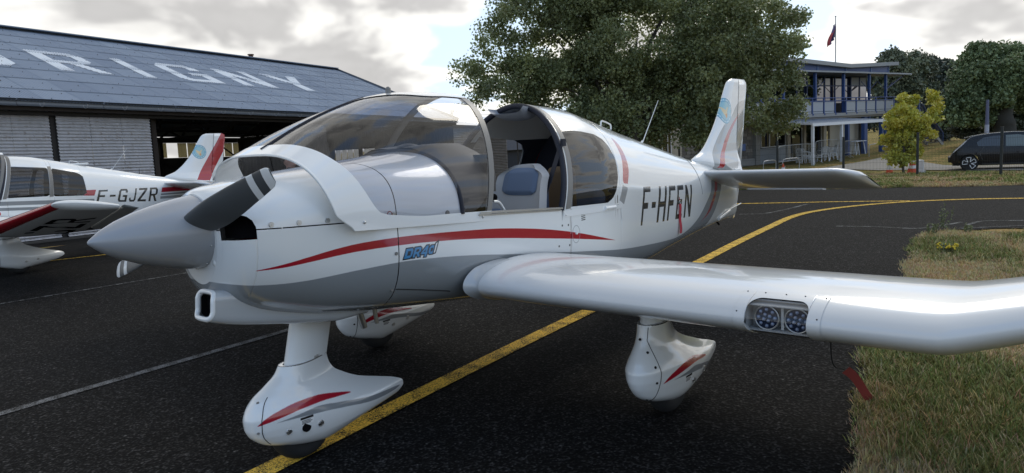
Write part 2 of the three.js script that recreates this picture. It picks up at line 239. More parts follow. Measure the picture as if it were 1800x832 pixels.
// letters laid into a parallelogram: f(s, t) with s along the word 0..1, t up 0..1
function letters(c, word, adv, cellW, f, col) { let s = 0; const tot = [...word].reduce((q, ch) => q + (adv[ch] || 1), 0); for (const ch of word) { const w = (adv[ch] || 1) / tot; for (const [k, pl] of GLYPH[ch].entries()) fillPoly(c, pl.map(([a, b]) => f(s + w * (0.5 + (a - 0.5) * cellW), b)), k && ch !== 'i' ? WHITE : col); s += w; } }
function roundel(c, x, y, r) { // pale blue club badge with a stylised map patch
  const disc = (R, col) => { c.fillStyle = col; c.beginPath(); c.arc(x, y, R, 0, 7); c.fill(); };
  disc(r, '#4f86a0'); disc(r * 0.96, '#7fb3c6'); disc(r * 0.74, '#5f97b0'); disc(r * 0.71, '#93c0c8');
  for (let k = 0; k < 40; k++) { const a = k / 40 * 6.283; c.fillStyle = k % 3 ? '#d9e6e6' : '#7fb3c6'; c.beginPath(); c.arc(x + Math.cos(a) * r * 0.85, y + Math.sin(a) * r * 0.85, r * 0.045, 0, 7); c.fill(); }
  fillPoly(c, [[x - r * 0.5, y + r * 0.35], [x - r * 0.3, y + r * 0.25], [x + r * 0.05, y + r * 0.05], [x + r * 0.28, y + r * 0.3], [x + r * 0.36, y + r * 0.22], [x + r * 0.2, y - r * 0.1], [x + r * 0.22, y - r * 0.4], [x + r * 0.05, y - r * 0.6], [x - r * 0.2, y - r * 0.3], [x - r * 0.42, y - r * 0.05]], '#dcc79c');
  fillPoly(c, [[x - r * 0.1, y - r * 0.28], [x + r * 0.18, y - r * 0.2], [x + r * 0.22, y - r * 0.4], [x + r * 0.05, y - r * 0.6]], '#d59a6c');
}
const redStripe = [[0.60, 1.146], [0.71, 1.162], [0.83, 1.181], [0.95, 1.199], [1.09, 1.212], [1.31, 1.214], [1.55, 1.202], [1.85, 1.181], [2.11, 1.157], [2.52, 1.098], [2.86, 1.031], [3.41, 0.898]];
const redStripeB = [[3.41, 0.898], [2.85, 0.989], [2.51, 1.040], [2.11, 1.098], [1.84, 1.131], [1.55, 1.157], [1.31, 1.171], [1.08, 1.172], [0.95, 1.165], [0.83, 1.155], [0.71, 1.146], [0.60, 1.143]];
const greyTop = [[0.2, 1.20], [0.32, 1.156], [0.40, 1.118], [0.49, 1.091], [0.58, 1.073], [0.70, 1.064], [0.82, 1.062], [0.94, 1.067], [1.07, 1.074], [1.30, 1.080], [1.54, 1.066], [1.83, 1.036], [2.29, 0.971], [2.97, 0.883], [3.46, 0.818], [3.83, 0.780], [4.27, 0.745], [4.6, 0.725], [4.75, 0.722], [5.04, 0.749], [5.33, 0.832], [5.57, 0.948], [5.74, 1.058], [5.82, 1.16]];
function drawMain(left) {
  return (c) => {
    fillPoly(c, [...smoothPts(greyTop), [6.17, 1.16], ...smoothPts([[6.12, 1.090], [5.99, 0.945], [5.77, 0.796], [5.51, 0.684], [5.2, 0.60]]), [5.2, 0.4], [0.2, 0.4]], GREY);
    fillPoly(c, [...smoothPts(redStripe), ...smoothPts(redStripeB)], RED);
    fillPoly(c, smoothPts([[5.40, 0.774], [5.62, 0.855], [5.84, 1.02], [5.95, 1.15], [6.00, 1.15], [5.91, 1.02], [5.72, 0.87], [5.40, 0.774]]), RED);
    // fin bands
    fillPoly(c, smoothPts([[6.12, 1.26], [6.10, 1.36], [6.28, 1.55], [6.5, 1.72], [6.68, 1.80], [6.90, 1.955], [7.16, 2.0], [7.4, 2.02], [7.4, 1.80], [7.10, 1.68], [6.95, 1.50], [6.82, 1.45], [6.72, 1.30], [6.6, 1.2], [6.12, 1.26]]), '#9da1a2');
    fillPoly(c, smoothPts([[6.86, 1.42], [7.0, 1.56], [7.3, 1.74], [7.3, 1.67], [7.06, 1.52], [6.92, 1.30], [6.80, 1.2], [6.86, 1.42]]), '#9da1a2');
    fillPoly(c, smoothPts([[6.18, 1.27], [6.24, 1.346], [6.39, 1.468], [6.53, 1.600], [6.72, 1.734], [6.95, 1.845], [6.82, 1.750], [6.67, 1.640], [6.49, 1.464], [6.36, 1.34], [6.28, 1.26]]), RED);
    roundel(c, 6.56, 1.876, 0.143);
    // slim mark behind the rear window
    fillPoly(c, smoothPts([[3.68, 1.30], [3.78, 1.44], [3.80, 1.60], [3.74, 1.66], [3.72, 1.58], [3.70, 1.50], [3.60, 1.32], [3.68, 1.30]]), RED);
    fillPoly(c, [[3.58, 1.30], [3.67, 1.27], [3.58, 1.15], [3.50, 1.19]], '#9a9c9c');
    const f = (s, t) => left ? [3.87 + s * 1.24 + t * 0.10, 0.945 - 0.072 * s + t * (0.305 - 0.012 * s)] : [5.18 - s * 1.24 - t * 0.0, 0.87 + 0.072 * s + t * 0.30];
    letters(c, 'F-HFEN', { '-': 0.62, F: 0.95, E: 0.95, H: 1.1, N: 1.12 }, 0.76, f, '#2b2d2f');
    if (left) { // maker's type badge: blue italic numerals outlined black
      const o = (dx, dy) => [1.335 + dx * 0.76, 1.092 + dy * 0.86 - dx * 0.02], it = (x, y) => o(x + y * 0.42, y);
      const glyphs = { D: [[[0, 0], [0.055, 0], [0.072, 0.018], [0.072, 0.045], [0.055, 0.062], [0, 0.062]], [[0.022, 0.018], [0.022, 0.045], [0.048, 0.045], [0.05, 0.018]]], R: [[[0, 0], [0.02, 0], [0.02, 0.02], [0.03, 0.02], [0.045, 0], [0.068, 0], [0.05, 0.024], [0.064, 0.034], [0.064, 0.052], [0.05, 0.062], [0, 0.062]], [[0.02, 0.034], [0.02, 0.048], [0.044, 0.048], [0.044, 0.034]]], 4: [[[0.036, -0.006], [0.056, -0.006], [0.056, 0.012], [0.064, 0.012], [0.064, 0.024], [0.056, 0.024], [0.056, 0.064], [0.036, 0.064], [0, 0.026], [0, 0.012], [0.036, 0.012]], [[0.022, 0.025], [0.036, 0.042], [0.036, 0.025]]], 0: [[[0.014, 0.006], [0.044, 0.006], [0.058, 0.02], [0.058, 0.046], [0.044, 0.06], [0.014, 0.06], [0, 0.046], [0, 0.02]], [[0.02, 0.022], [0.02, 0.044], [0.038, 0.044], [0.038, 0.022]]] };
      const put = (ch, x0) => { for (const [k, pl] of glyphs[ch].entries()) { const q = pl.map(([a, b]) => it(x0 + a, b)); c.beginPath(); q.forEach((p, i) => i ? c.lineTo(...p) : c.moveTo(...p)); c.closePath(); if (!k) { c.strokeStyle = '#0b0e14'; c.lineWidth = 0.011; c.stroke(); } c.fillStyle = k ? '#0b0e14' : '#3f86b8'; c.fill(); } };
      put('D', 0); put('R', 0.076); put('4', 0.146); put('0', 0.212);
      const one = [[0.262, 0.004], [0.284, 0.008], [0.288, 0.085], [0.262, 0.07]].map(([a, b]) => it(a, b)); c.beginPath(); one.forEach((p, i) => i ? c.lineTo(...p) : c.moveTo(...p)); c.closePath(); c.fillStyle = '#e8ecee'; c.fill(); c.strokeStyle = '#0b0e14'; c.lineWidth = 0.006; c.stroke();
      // small placards
      c.fillStyle = '#3a3a3c'; for (let k = 0; k < 4; k++) c.fillRect(2.93, 1.105 + k * 0.013, 0.05, 0.006);
      for (let k = 0; k < 2; k++) for (let q = 0; q < 9; q++) c.fillRect(6.72 + q * 0.016, 0.905 - k * 0.03, 0.011, 0.018);
    }
    c.strokeStyle = '#9a9ea0'; c.lineWidth = 0.004; c.beginPath(); c.ellipse(2.86, 1.02, 0.045, 0.06, 0, 0, 7); c.stroke();
    c.fillStyle = '#44474a'; for (const [x, y] of [[2.70, 1.10], [2.77, 1.095], [2.66, 0.965], [2.78, 0.955]]) { c.beginPath(); c.arc(x, y, 0.007, 0, 7); c.fill(); }
  };
}
function drawSecond(left) {
  return (c) => {
    const band = (a, b, col) => fillPoly(c, [a[0], a[1], b[1], b[0]], col);
    fillPoly(c, [[2.4, 1.19], [4.24, 1.07], [4.24, 1.0], [2.4, 1.12]], '#83878a');
    fillPoly(c, [[2.4, 1.085], [4.1, 0.965], [4.1, 0.92], [2.4, 1.03]], '#83878a');
    fillPoly(c, [[4.08, 1.245], [4.30, 1.236], [4.25, 1.128], [4.04, 1.148]], RED);
    fillPoly(c, [[5.62, 1.165], [6.8, 1.125], [6.8, 1.04], [5.58, 1.072]], RED);
    fillPoly(c, [[5.57, 1.045], [6.8, 1.015], [6.8, 0.985], [5.56, 1.012]], '#83878a');
    fillPoly(c, [[5.55, 0.99], [6.8, 0.965], [6.8, 0.90], [5.54, 0.94]], '#83878a');
    fillPoly(c, [[6.42, 1.26], [6.75, 1.70], [7.17, 2.26], [7.4, 2.26], [7.4, 2.15], [7.25, 1.96], [6.70, 1.22]], RED);
    fillPoly(c, [[6.80, 1.22], [7.4, 1.98], [7.4, 1.75], [6.99, 1.22]], '#83878a');
    roundel(c, 6.59, 1.85, 0.152);
    const f = (s, t) => left ? [4.24 + s * 1.24 + t * 0.08, 1.0 - 0.10 * s + t * (0.225 + 0.05 * s)] : [5.52 - s * 1.24, 0.9 + 0.1 * s + t * 0.26];
    letters(c, 'F-GJZR', { '-': 0.75, J: 0.75 }, 0.76, f, '#2b2d2f');
    c.fillStyle = '#c4524e'; c.fillRect(2.62, 0.94, 0.07, 0.05); c.strokeStyle = '#555'; c.lineWidth = 0.006; c.beginPath(); c.arc(2.5, 0.95, 0.05, 0, 7); c.stroke();
  };
}
const spatUV = (x, y) => [(x - 0.5) / 1.4, y / 0.8];
function spatTex(striped) {
  return canvasTex(512, 256, (c, w, h) => {
    c.fillStyle = WHITE; c.fillRect(0, 0, w, h); c.setTransform(w / 1.4, 0, 0, -h / 0.8, -0.5 * w / 1.4, h);
    if (!striped) return;
    fillPoly(c, smoothPts([[0.668, 0.288], [0.70, 0.318], [0.756, 0.344], [0.857, 0.366], [0.995, 0.364], [1.112, 0.341], [1.245, 0.303], [1.13, 0.315], [1.03, 0.327], [0.887, 0.328], [0.768, 0.311], [0.668, 0.288]]), RED);
    fillPoly(c, smoothPts([[0.75, 0.290], [0.850, 0.302], [0.989, 0.311], [1.147, 0.282], [1.368, 0.237], [1.674, 0.200], [1.637, 0.192], [1.416, 0.200], [1.185, 0.243], [1.024, 0.272], [0.849, 0.288], [0.75, 0.290]]), '#888c8f');
    c.fillStyle = '#f0f0ee'; c.fillRect(0.875, 0.238, 0.075, 0.042); c.fillStyle = '#222'; c.fillRect(0.875, 0.268, 0.075, 0.012); for (let k = 0; k < 3; k++) c.fillRect(0.882, 0.243 + k * 0.008, 0.05 + 0.01 * (k % 2), 0.003);
  });
}
// ---------- the aircraft type: fuselage sections ----------
const ST = { // stations along x: bottom, height of greatest width, top, half width, exponents below and above
  x: [0.50, 0.515, 0.54, 0.57, 0.61, 0.70, 0.85, 1.00, 1.31, 1.78, 2.30, 2.70, 3.20, 3.60, 4.10, 4.80, 5.60, 6.30, 6.64],
  b: [1.07, 1.03, 0.99, 0.96, 0.935, 0.895, 0.85, 0.815, 0.775, 0.722, 0.67, 0.64, 0.60, 0.575, 0.565, 0.615, 0.665, 0.685, 0.69],
  s: [1.33, 1.33, 1.325, 1.32, 1.315, 1.31, 1.30, 1.30, 1.29, 1.27, 1.25, 1.25, 1.24, 1.20, 1.15, 1.09, 1.04, 1.00, 0.98],
  t: [1.515, 1.53, 1.54, 1.547, 1.553, 1.566, 1.58, 1.592, 1.615, 1.660, 1.85, 1.945, 1.915, 1.845, 1.742, 1.585, 1.405, 1.275, 1.225],
  w: [0.20, 0.255, 0.315, 0.355, 0.385, 0.425, 0.46, 0.49, 0.55, 0.57, 0.58, 0.585, 0.57, 0.525, 0.45, 0.36, 0.25, 0.155, 0.12],
  nb: [2.0, 2.05, 2.1, 2.2, 2.3, 2.5, 2.7, 2.9, 3.2, 3.6, 4, 4.5, 5, 5, 5, 5, 5, 4.5, 4],
  nt: [2.0, 2.05, 2.1, 2.2, 2.3, 2.5, 2.8, 3.0, 3.2, 2.5, 2.0, 1.9, 1.9, 1.9, 1.85, 1.8, 1.8, 1.9, 2.0],
};
const sv = (k, x) => sinterp(ST.x, ST[k], x);
const FADE = (x) => Math.min(1, Math.max(0, (4.2 - x) / 1.5)) * sstep(2.2, 2.65, x);
function fus(x, t, off = 0) { // t: 0 bottom, 1 widest, 2 top
  const b = sv('b', x) + off, s = sv('s', x), tp = sv('t', x) - off, w = sv('w', x) - off, nb = sv('nb', x), nt = sv('nt', x); let y, z;
  if (t <= 1) { const th = t * Math.PI / 2; z = w * Math.pow(Math.max(0, Math.sin(th)), 2 / nb); y = s - (s - b) * Math.pow(Math.max(0, Math.cos(th)), 2 / nb); }
  else { const ph = Math.min(1, t - 1) * Math.PI / 2; z = w * Math.pow(Math.max(0, Math.cos(ph)), 2 / nt); y = s + (tp - s) * Math.pow(Math.max(0, Math.sin(ph)), 2 / nt); }
  return [x + 0.36 * Math.max(0, y - 1.2) * FADE(x), y, z];
}
function tOfY(x, y) { const b = sv('b', x), s = sv('s', x), tp = sv('t', x); if (y <= s) return Math.acos(Math.pow(Math.min(1, Math.max(0, (s - y) / (s - b))), sv('nb', x) / 2)) / (Math.PI / 2); return 1 + Math.asin(Math.pow(Math.min(1, (y - s) / (tp - s)), sv('nt', x) / 2)) / (Math.PI / 2); }
// a strip of skin over columns cols between t = lo(x) and hi(x)
function skin(cols, lo, hi, n, side, off = 0, uvf = (x, y) => luv(x, y), shift = 0) {
  const x0 = cols[0], x1 = cols[cols.length - 1];
  return patch(cols.length - 1, n, (a, b) => { const x = x0 + a * (x1 - x0), l = lo(x), h = hi(x), q = fus(x, l + (h - l) * b, off); return [q[0] + shift, q[1], q[2] * side]; }, { as: cols.map(x => (x - x0) / (x1 - x0)), uvf, flip: side < 0 });
}
const sillY = (x) => 1.315 - 0.073 * (x - 1.2);
// foil: chord fraction 0..1 and side -> thickness
const foilT = (x, t) => 5 * t * (0.2969 * Math.sqrt(x) - 0.126 * x - 0.3516 * x * x + 0.2843 * x * x * x - 0.1030 * x ** 4);

function wheelFairing(parent, mats, kind, cx, cz) { // kind 'nose' or 'main'; local x as the nose fairing
  const N = kind === 'nose';
  const Y = N ? [0.062, 0.075, 0.10, 0.13, 0.16, 0.20, 0.22, 0.26, 0.30, 0.35, 0.40, 0.45, 0.50, 0.545] : [0.068, 0.085, 0.112, 0.145, 0.18, 0.225, 0.255, 0.29, 0.33, 0.375, 0.43, 0.48, 0.53, 0.575, 0.595];
  const XF = N ? [1.05, 1.0, 0.88, 0.785, 0.715, 0.668, 0.652, 0.637, 0.635, 0.652, 0.69, 0.765, 0.835, 0.866] : [1.07, 1.0, 0.90, 0.80, 0.735, 0.695, 0.678, 0.668, 0.668, 0.69, 0.725, 0.755, 0.775, 0.785, 0.79];
  const XB = N ? [1.15, 1.22, 1.38, 1.54, 1.67, 1.715, 1.712, 1.64, 1.52, 1.37, 1.275, 1.205, 1.178, 1.17] : [1.14, 1.22, 1.38, 1.55, 1.68, 1.745, 1.74, 1.66, 1.53, 1.40, 1.26, 1.175, 1.14, 1.125, 1.12];
  const HW = N ? [0.03, 0.06, 0.095, 0.12, 0.136, 0.147, 0.15, 0.153, 0.15, 0.136, 0.108, 0.083, 0.072, 0.068] : [0.03, 0.06, 0.095, 0.12, 0.136, 0.147, 0.152, 0.155, 0.152, 0.136, 0.108, 0.088, 0.08, 0.078, 0.078];
  const mx = N ? 0.36 : 0.38, sec = (y, th) => { const a = sinterp(Y, XF, y), b = sinterp(Y, XB, y), h = sinterp(Y, HW, y), c = Math.cos(th), s = Math.sin(th); const q = (1 - c) / 2, m = Math.pow(q, 0.86); const z = Math.sign(s) * h * (m < mx ? Math.sqrt(Math.max(0, 1 - ((mx - m) / mx) ** 2)) : Math.max(0.07 * Math.abs(s), 1 - Math.pow((m - mx) / (1 - mx), 1.55))); return [a + (b - a) * m, z]; };
  const y0 = Y[0], y1 = Y[Y.length - 1], rows = Array.from({ length: 53 }, (_, i) => Math.pow(i / 52, 1.15));
  const skinG = patch(64, 52, (a, b) => { const y = y0 + (y1 - y0) * b, q = sec(y, a * Math.PI * 2); return [cx + q[0] - 0.635, y, cz + q[1]]; }, { bs: rows, uvf: (x, y) => spatUV(x - cx + 0.635 - (N ? 0 : 0.14), y + (N ? 0 : 0.025)) });
  const f = mesh('wheel_fairing', skinG, mats.spat, parent);
  // dark joint between nose shell and body of the fairing
  const jx = N ? 0.70 : 0.78, seam = []; for (let i = 0; i <= 40; i++) { const y = lerp(N ? 0.165 : 0.11, N ? 0.42 : 0.585, i / 40), a = sinterp(Y, XF, y), b = sinterp(Y, XB, y), xx = N ? a + 0.032 + 0.02 * Math.sin(i / 40 * 3.1) : Math.max(a + 0.012, jx + 0.004 * Math.sin(i / 12)); const m = (xx - a) / (b - a), z = sinterp(Y, HW, y) * (m < mx ? Math.sqrt(Math.max(0, 1 - ((mx - m) / mx) ** 2)) : 1); seam.push(V3(cx + xx - 0.635, y, cz + z + 0.0004)); }
  mesh('joint', tube(seam, 0.0022, 60, 5), M.gap, f);
  const onSkin = (x, y) => { const a = sinterp(Y, XF, y), b = sinterp(Y, XB, y), m = (x - a) / (b - a); return cz + sinterp(Y, HW, y) * (m < mx ? Math.sqrt(Math.max(0, 1 - ((mx - m) / mx) ** 2)) : 1 - Math.pow((m - mx) / (1 - mx), 1.55)); };
  const dx = cx - 0.635;
  if (N) mesh('axle_hole', new THREE.CylinderGeometry(0.026, 0.026, 0.05, 24).rotateX(Math.PI / 2).translate(dx + 0.91, 0.219, onSkin(0.91, 0.219) - 0.022), M.black, f);
  for (const [x, y] of N ? [[0.815, 0.224], [0.995, 0.214]] : [[1.13, 0.20], [1.31, 0.215]]) mesh('fastener', merge([new THREE.CylinderGeometry(0.011, 0.012, 0.012, 14).rotateX(Math.PI / 2).translate(dx + x, y, onSkin(x, y) + 0.002), new THREE.TorusGeometry(0.016, 0.003, 6, 16).translate(dx + x, y, onSkin(x, y) + 0.001)]), M.steel, f);
  for (const y of N ? [0.25, 0.40] : [0.17, 0.28, 0.37, 0.45, 0.52]) { const x = N ? 0.672 + (y > 0.3 ? 0.03 : 0) : jx - 0.02; mesh('screw', new THREE.CylinderGeometry(0.007, 0.008, 0.006, 12).rotateX(Math.PI / 2).rotateY(-0.7).translate(dx + x, y, onSkin(x, y)), N ? M.alu : M.gap, f); }
  { const yT = y1; mesh('collar', patch(40, 2, (a, b) => { const q = sec(yT, a * Math.PI * 2); return [cx + q[0] - 0.635, yT + 0.003 - b * 0.007, cz + q[1] * 1.012]; }), N ? M.hoop : M.gap, f); mesh('collar_lip', patch(40, 1, (a, b) => { const q = sec(yT, a * Math.PI * 2), k = lerp(1, 0.8, b); return [cx + (q[0] - 1.0) * k + 1.0 - 0.635, yT, cz + q[1] * k]; }), M.white, f); }
  const wx = dx + (N ? 0.96 : 1.06), R = 0.185, tyre = mesh('tyre', new THREE.TorusGeometry(R - 0.058, 0.058, 18, 48).scale(1, 1, 1.15).translate(wx, R, cz), M.rubber, parent);
  mesh('wheel_hub', new THREE.CylinderGeometry(0.08, 0.08, 0.09, 24).rotateX(Math.PI / 2).translate(wx, R, cz), M.alu, tyre);
  return { f, sec, Y };
}
function gearLeg(parent, cx, cz, yb, yt, x0, x1, hw, lean, topW = 1) { // streamlined leg, slightly raked
  const g = patch(40, 6, (a, b) => { const th = a * Math.PI * 2, m = (1 - Math.cos(th)) / 2, y = lerp(yb, yt, b), k = 1, z = Math.sin(th) > 0 ? 1 : -1; const h = hw * (m < 0.35 ? Math.sqrt(Math.max(0, 1 - ((0.35 - m) / 0.35) ** 2)) : 1 - Math.pow((m - 0.35) / 0.65, 1.8)); return [cx + lerp(x0, x0 + (x1 - x0) * k, m) + lean * (y - yb), y, cz + z * h]; });
  return mesh('landing_gear_leg', g, topW === 2 ? M.scuffed : M.whiteSatin, parent);
}
function buildWing(parent, side, opt) { // one wing: constant centre panel, raised tapered outer panel
  const ZC = 2.95, ZT = 4.36, root = 0.60;
  const le = (z) => z < ZC ? 1.785 : 1.785 + (z - ZC) / (ZT - ZC) * 0.50, te = (z) => z < ZC ? 3.50 : 3.50 - (z - ZC) / (ZT - ZC) * 0.14, up = (z) => { const d = z - ZC; return 0.25 * (Math.max(0, d) + 0.02 * Math.exp(-Math.abs(d) / 0.06)); };
  const thk = (z) => z < ZC ? 0.150 : 0.150 - 0.015 * (z - ZC);
  const cap = (z) => z > ZT - 0.10 ? Math.sqrt(Math.max(0.0001, 1 - ((z - ZT + 0.10) / 0.10) ** 2)) : 1;
  const P = (z, s, f0 = 0, f1 = 1, off = 0) => { // s -1 lower rear, 0 nose, 1 upper rear
    const m0 = Math.min(1, Math.abs(s)) ** 1.9, m = m0 * f1, c = te(z) - le(z), L = le(z), yL = 0.862 + up(z), yT = 0.695 + up(z) * 0.96 + 0.02 * sstep(ZC, ZT, z);
    const t = foilT(m, thk(z)) * c * cap(z), camber = 0.018 * c * Math.sin(Math.PI * Math.pow(m, 0.75)), ang = Math.atan2(yL - yT, c);
    const sg = s >= 0 ? 1 : -1, n = sg * (t + off) + camber; const nose = off * Math.exp(-m / 0.01);
    return [L + m * c + n * Math.sin(ang) - nose, lerp(yL, yT, m) + n * Math.cos(ang), z * side];
  };
  const flip = side > 0; const uvf = (x, y, z) => [x, Math.abs(z)];
  const ss = Array.from({ length: 73 }, (_, i) => i / 72);
  const panel = (z0, z1, n, f1) => patch(n, 72, (a, b) => P(lerp(z0, z1, a), b * 2 - 1, 0, f1), { flip, uvf });
  const ail = 0.76, geos = [];
  const lamp = side > 0 && opt.lamps, LZ0 = 2.205, LZ1 = 2.485, S0 = -0.30, S1 = 0.215;
  if (lamp) { geos.push(panel(root, LZ0, 30, 1), panel(LZ1, ZC + 0.12, 14, 1)); const part = (s0, s1, n) => patch(6, n, (a, b) => P(lerp(LZ0, LZ1, a), lerp(s0, s1, b)), { flip, uvf }); geos.push(part(-1, S0, 26), part(S1, 1, 30)); }
  else geos.push(panel(root, ZC + 0.12, 40, 1));
  geos.push(panel(ZC + 0.12, ZT, 24, ail)); // outer skin ahead of the aileron
  geos.push(patch(24, 2, (a, b) => { const z = lerp(ZC + 0.12, ZT, a), q0 = P(z, -1, 0, ail), q1 = P(z, 1, 0, ail); return q0.map((v, i) => lerp(v, q1[i], b)); }, { uvf }));
  const w = mesh('wing', merge(geos), opt.wingMat, parent);
  const aGeo = [patch(20, 12, (a, b) => { const z = lerp(ZC + 0.14, ZT - 0.02, a), s = b * 2 - 1, m = lerp(ail + 0.018, 1, Math.abs(s)); const c = te(z) - le(z), yL = 0.862 + up(z), yT = 0.695 + up(z) * 0.96 + 0.02 * sstep(ZC, ZT, z), t = foilT(m, thk(z)) * c; return [le(z) + m * c, lerp(yL, yT, m) + Math.sign(s) * t + 0.018 * c * Math.sin(Math.PI * Math.pow(m, 0.75)) - (opt.aileronDrop || 0) * (m - ail), z * side]; }, { flip })];
  mesh('aileron', merge(aGeo), opt.wingMat, w);
  if (lamp) {
    // frame with a rounded opening, glass and the two lamps behind it
    const FZ0 = 2.165, FZ1 = 2.53, F0 = -0.335, F1 = 0.275, f2 = (z, s) => P(z, s, 0, 1, 0.0026);
    const rr = 0.055, edge = (z) => { const d = Math.min(z - (LZ0 + 0.01), (LZ1 - 0.01) - z); return d < 0 ? 1 : d < rr ? 1 - Math.sqrt(1 - ((rr - d) / rr) ** 2) : 0; };
    const zs = [FZ0, LZ0 + 0.0085, LZ0 + 0.0099, ...span(LZ0 + 0.0101, LZ0 + 0.01 + rr, 0.006), ...span(LZ0 + 0.08, LZ1 - 0.08, 0.05), ...span(LZ1 - 0.01 - rr, LZ1 - 0.0101, 0.006), LZ1 - 0.0099, LZ1 - 0.0085, FZ1], as = zs.map(z => (z - FZ0) / (FZ1 - FZ0));
    const hi = (z) => lerp(S1 - 0.012, 0.02, edge(z) * 0.55), lo = (z) => S0 + 0.01 + 0.02 * edge(z), inn = (z) => z > LZ0 + 0.01 && z < LZ1 - 0.01;
    const fr = [patch(zs.length - 1, 34, (a, b) => { const z = FZ0 + a * (FZ1 - FZ0); return f2(z, lerp(inn(z) ? hi(z) : -0.03, F1, b)); }, { as, flip }), patch(zs.length - 1, 34, (a, b) => { const z = FZ0 + a * (FZ1 - FZ0); return f2(z, lerp(F0, inn(z) ? lo(z) : -0.03, b)); }, { as, flip })];
    const fm = mesh('landing_light_frame', merge(fr), opt.wingMat, w);
    mesh('landing_light_window', patch(16, 24, (a, b) => P(lerp(LZ0, LZ1, a), lerp(S0, S1, b), 0, 1, -0.001), { flip }), M.clear, w);
    const bx0 = 1.875;
    mesh('lamp_housing', merge([bx(0.01, 0.13, LZ1 - LZ0 + 0.02, bx0 + 0.05, 0.858, (LZ0 + LZ1) / 2), bx(0.075, 0.005, LZ1 - LZ0 + 0.02, bx0 + 0.008, 0.803, (LZ0 + LZ1) / 2), bx(0.075, 0.10, 0.005, bx0 + 0.008, 0.858, LZ0 - 0.006), bx(0.075, 0.10, 0.005, bx0 + 0.008, 0.858, LZ1 + 0.006), bx(0.075, 0.005, LZ1 - LZ0 + 0.02, bx0 + 0.008, 0.914, (LZ0 + LZ1) / 2), bx(0.006, 0.10, 0.012, bx0 - 0.004, 0.858, 2.35)]), std([0.42, 0.42, 0.41], 0.6), w);
    for (const zc of [2.285, 2.415]) {
      mesh('landing_lamp', merge([new THREE.CylinderGeometry(0.050, 0.046, 0.03, 32).rotateZ(Math.PI / 2).translate(bx0, 0.858, zc)]), M.lamp, w);
      mesh('lamp_bezel', merge([new THREE.TorusGeometry(0.052, 0.0035, 8, 36).rotateY(Math.PI / 2).translate(bx0 - 0.015, 0.858, zc)]), M.alu, w);
      const lens = new THREE.SphereGeometry(0.0085, 10, 8); for (let k = 0; k < 12; k++) { const r = k < 4 ? 0.015 : 0.036, a = k < 4 ? k * Math.PI / 2 + 0.5 : (k - 4) * Math.PI / 4; const q = mesh('lamp_lens', lens, M.lens, w); q.position.set(bx0 - 0.016, 0.858 + r * Math.sin(a), zc + r * Math.cos(a)); }
    }
    for (const [z, s] of [[2.18, 0.25], [2.26, 0.25], [2.35, 0.25], [2.43, 0.25], [2.515, 0.25], [2.178, 0.06], [2.515, 0.06], [2.178, -0.24], [2.515, -0.24]]) { const q = f2(z, s); mesh('frame_screw', new THREE.SphereGeometry(0.0035, 8, 6).translate(...q), M.gap, fm); }
  }
  return { w, P, flip };
}
M.tag = std([0.42,0.03,0.05],0.8,{map:canvasTex(64,256,(c)=>{c.fillStyle='#ffffff';c.fillRect(0,0,64,256);c.save();c.translate(44,250);c.rotate(-Math.PI/2);c.fillStyle='#2a0808';c.font='bold 34px sans-serif';c.fillStyle='#ffd8d8';c.restore();})}); M.tag2 = std([0.26,0.035,0.03],0.9);
M.lens = phys([0.16, 0.20, 0.30], { roughness: 0.05, clearcoat: 1, metalness: 0.2 });
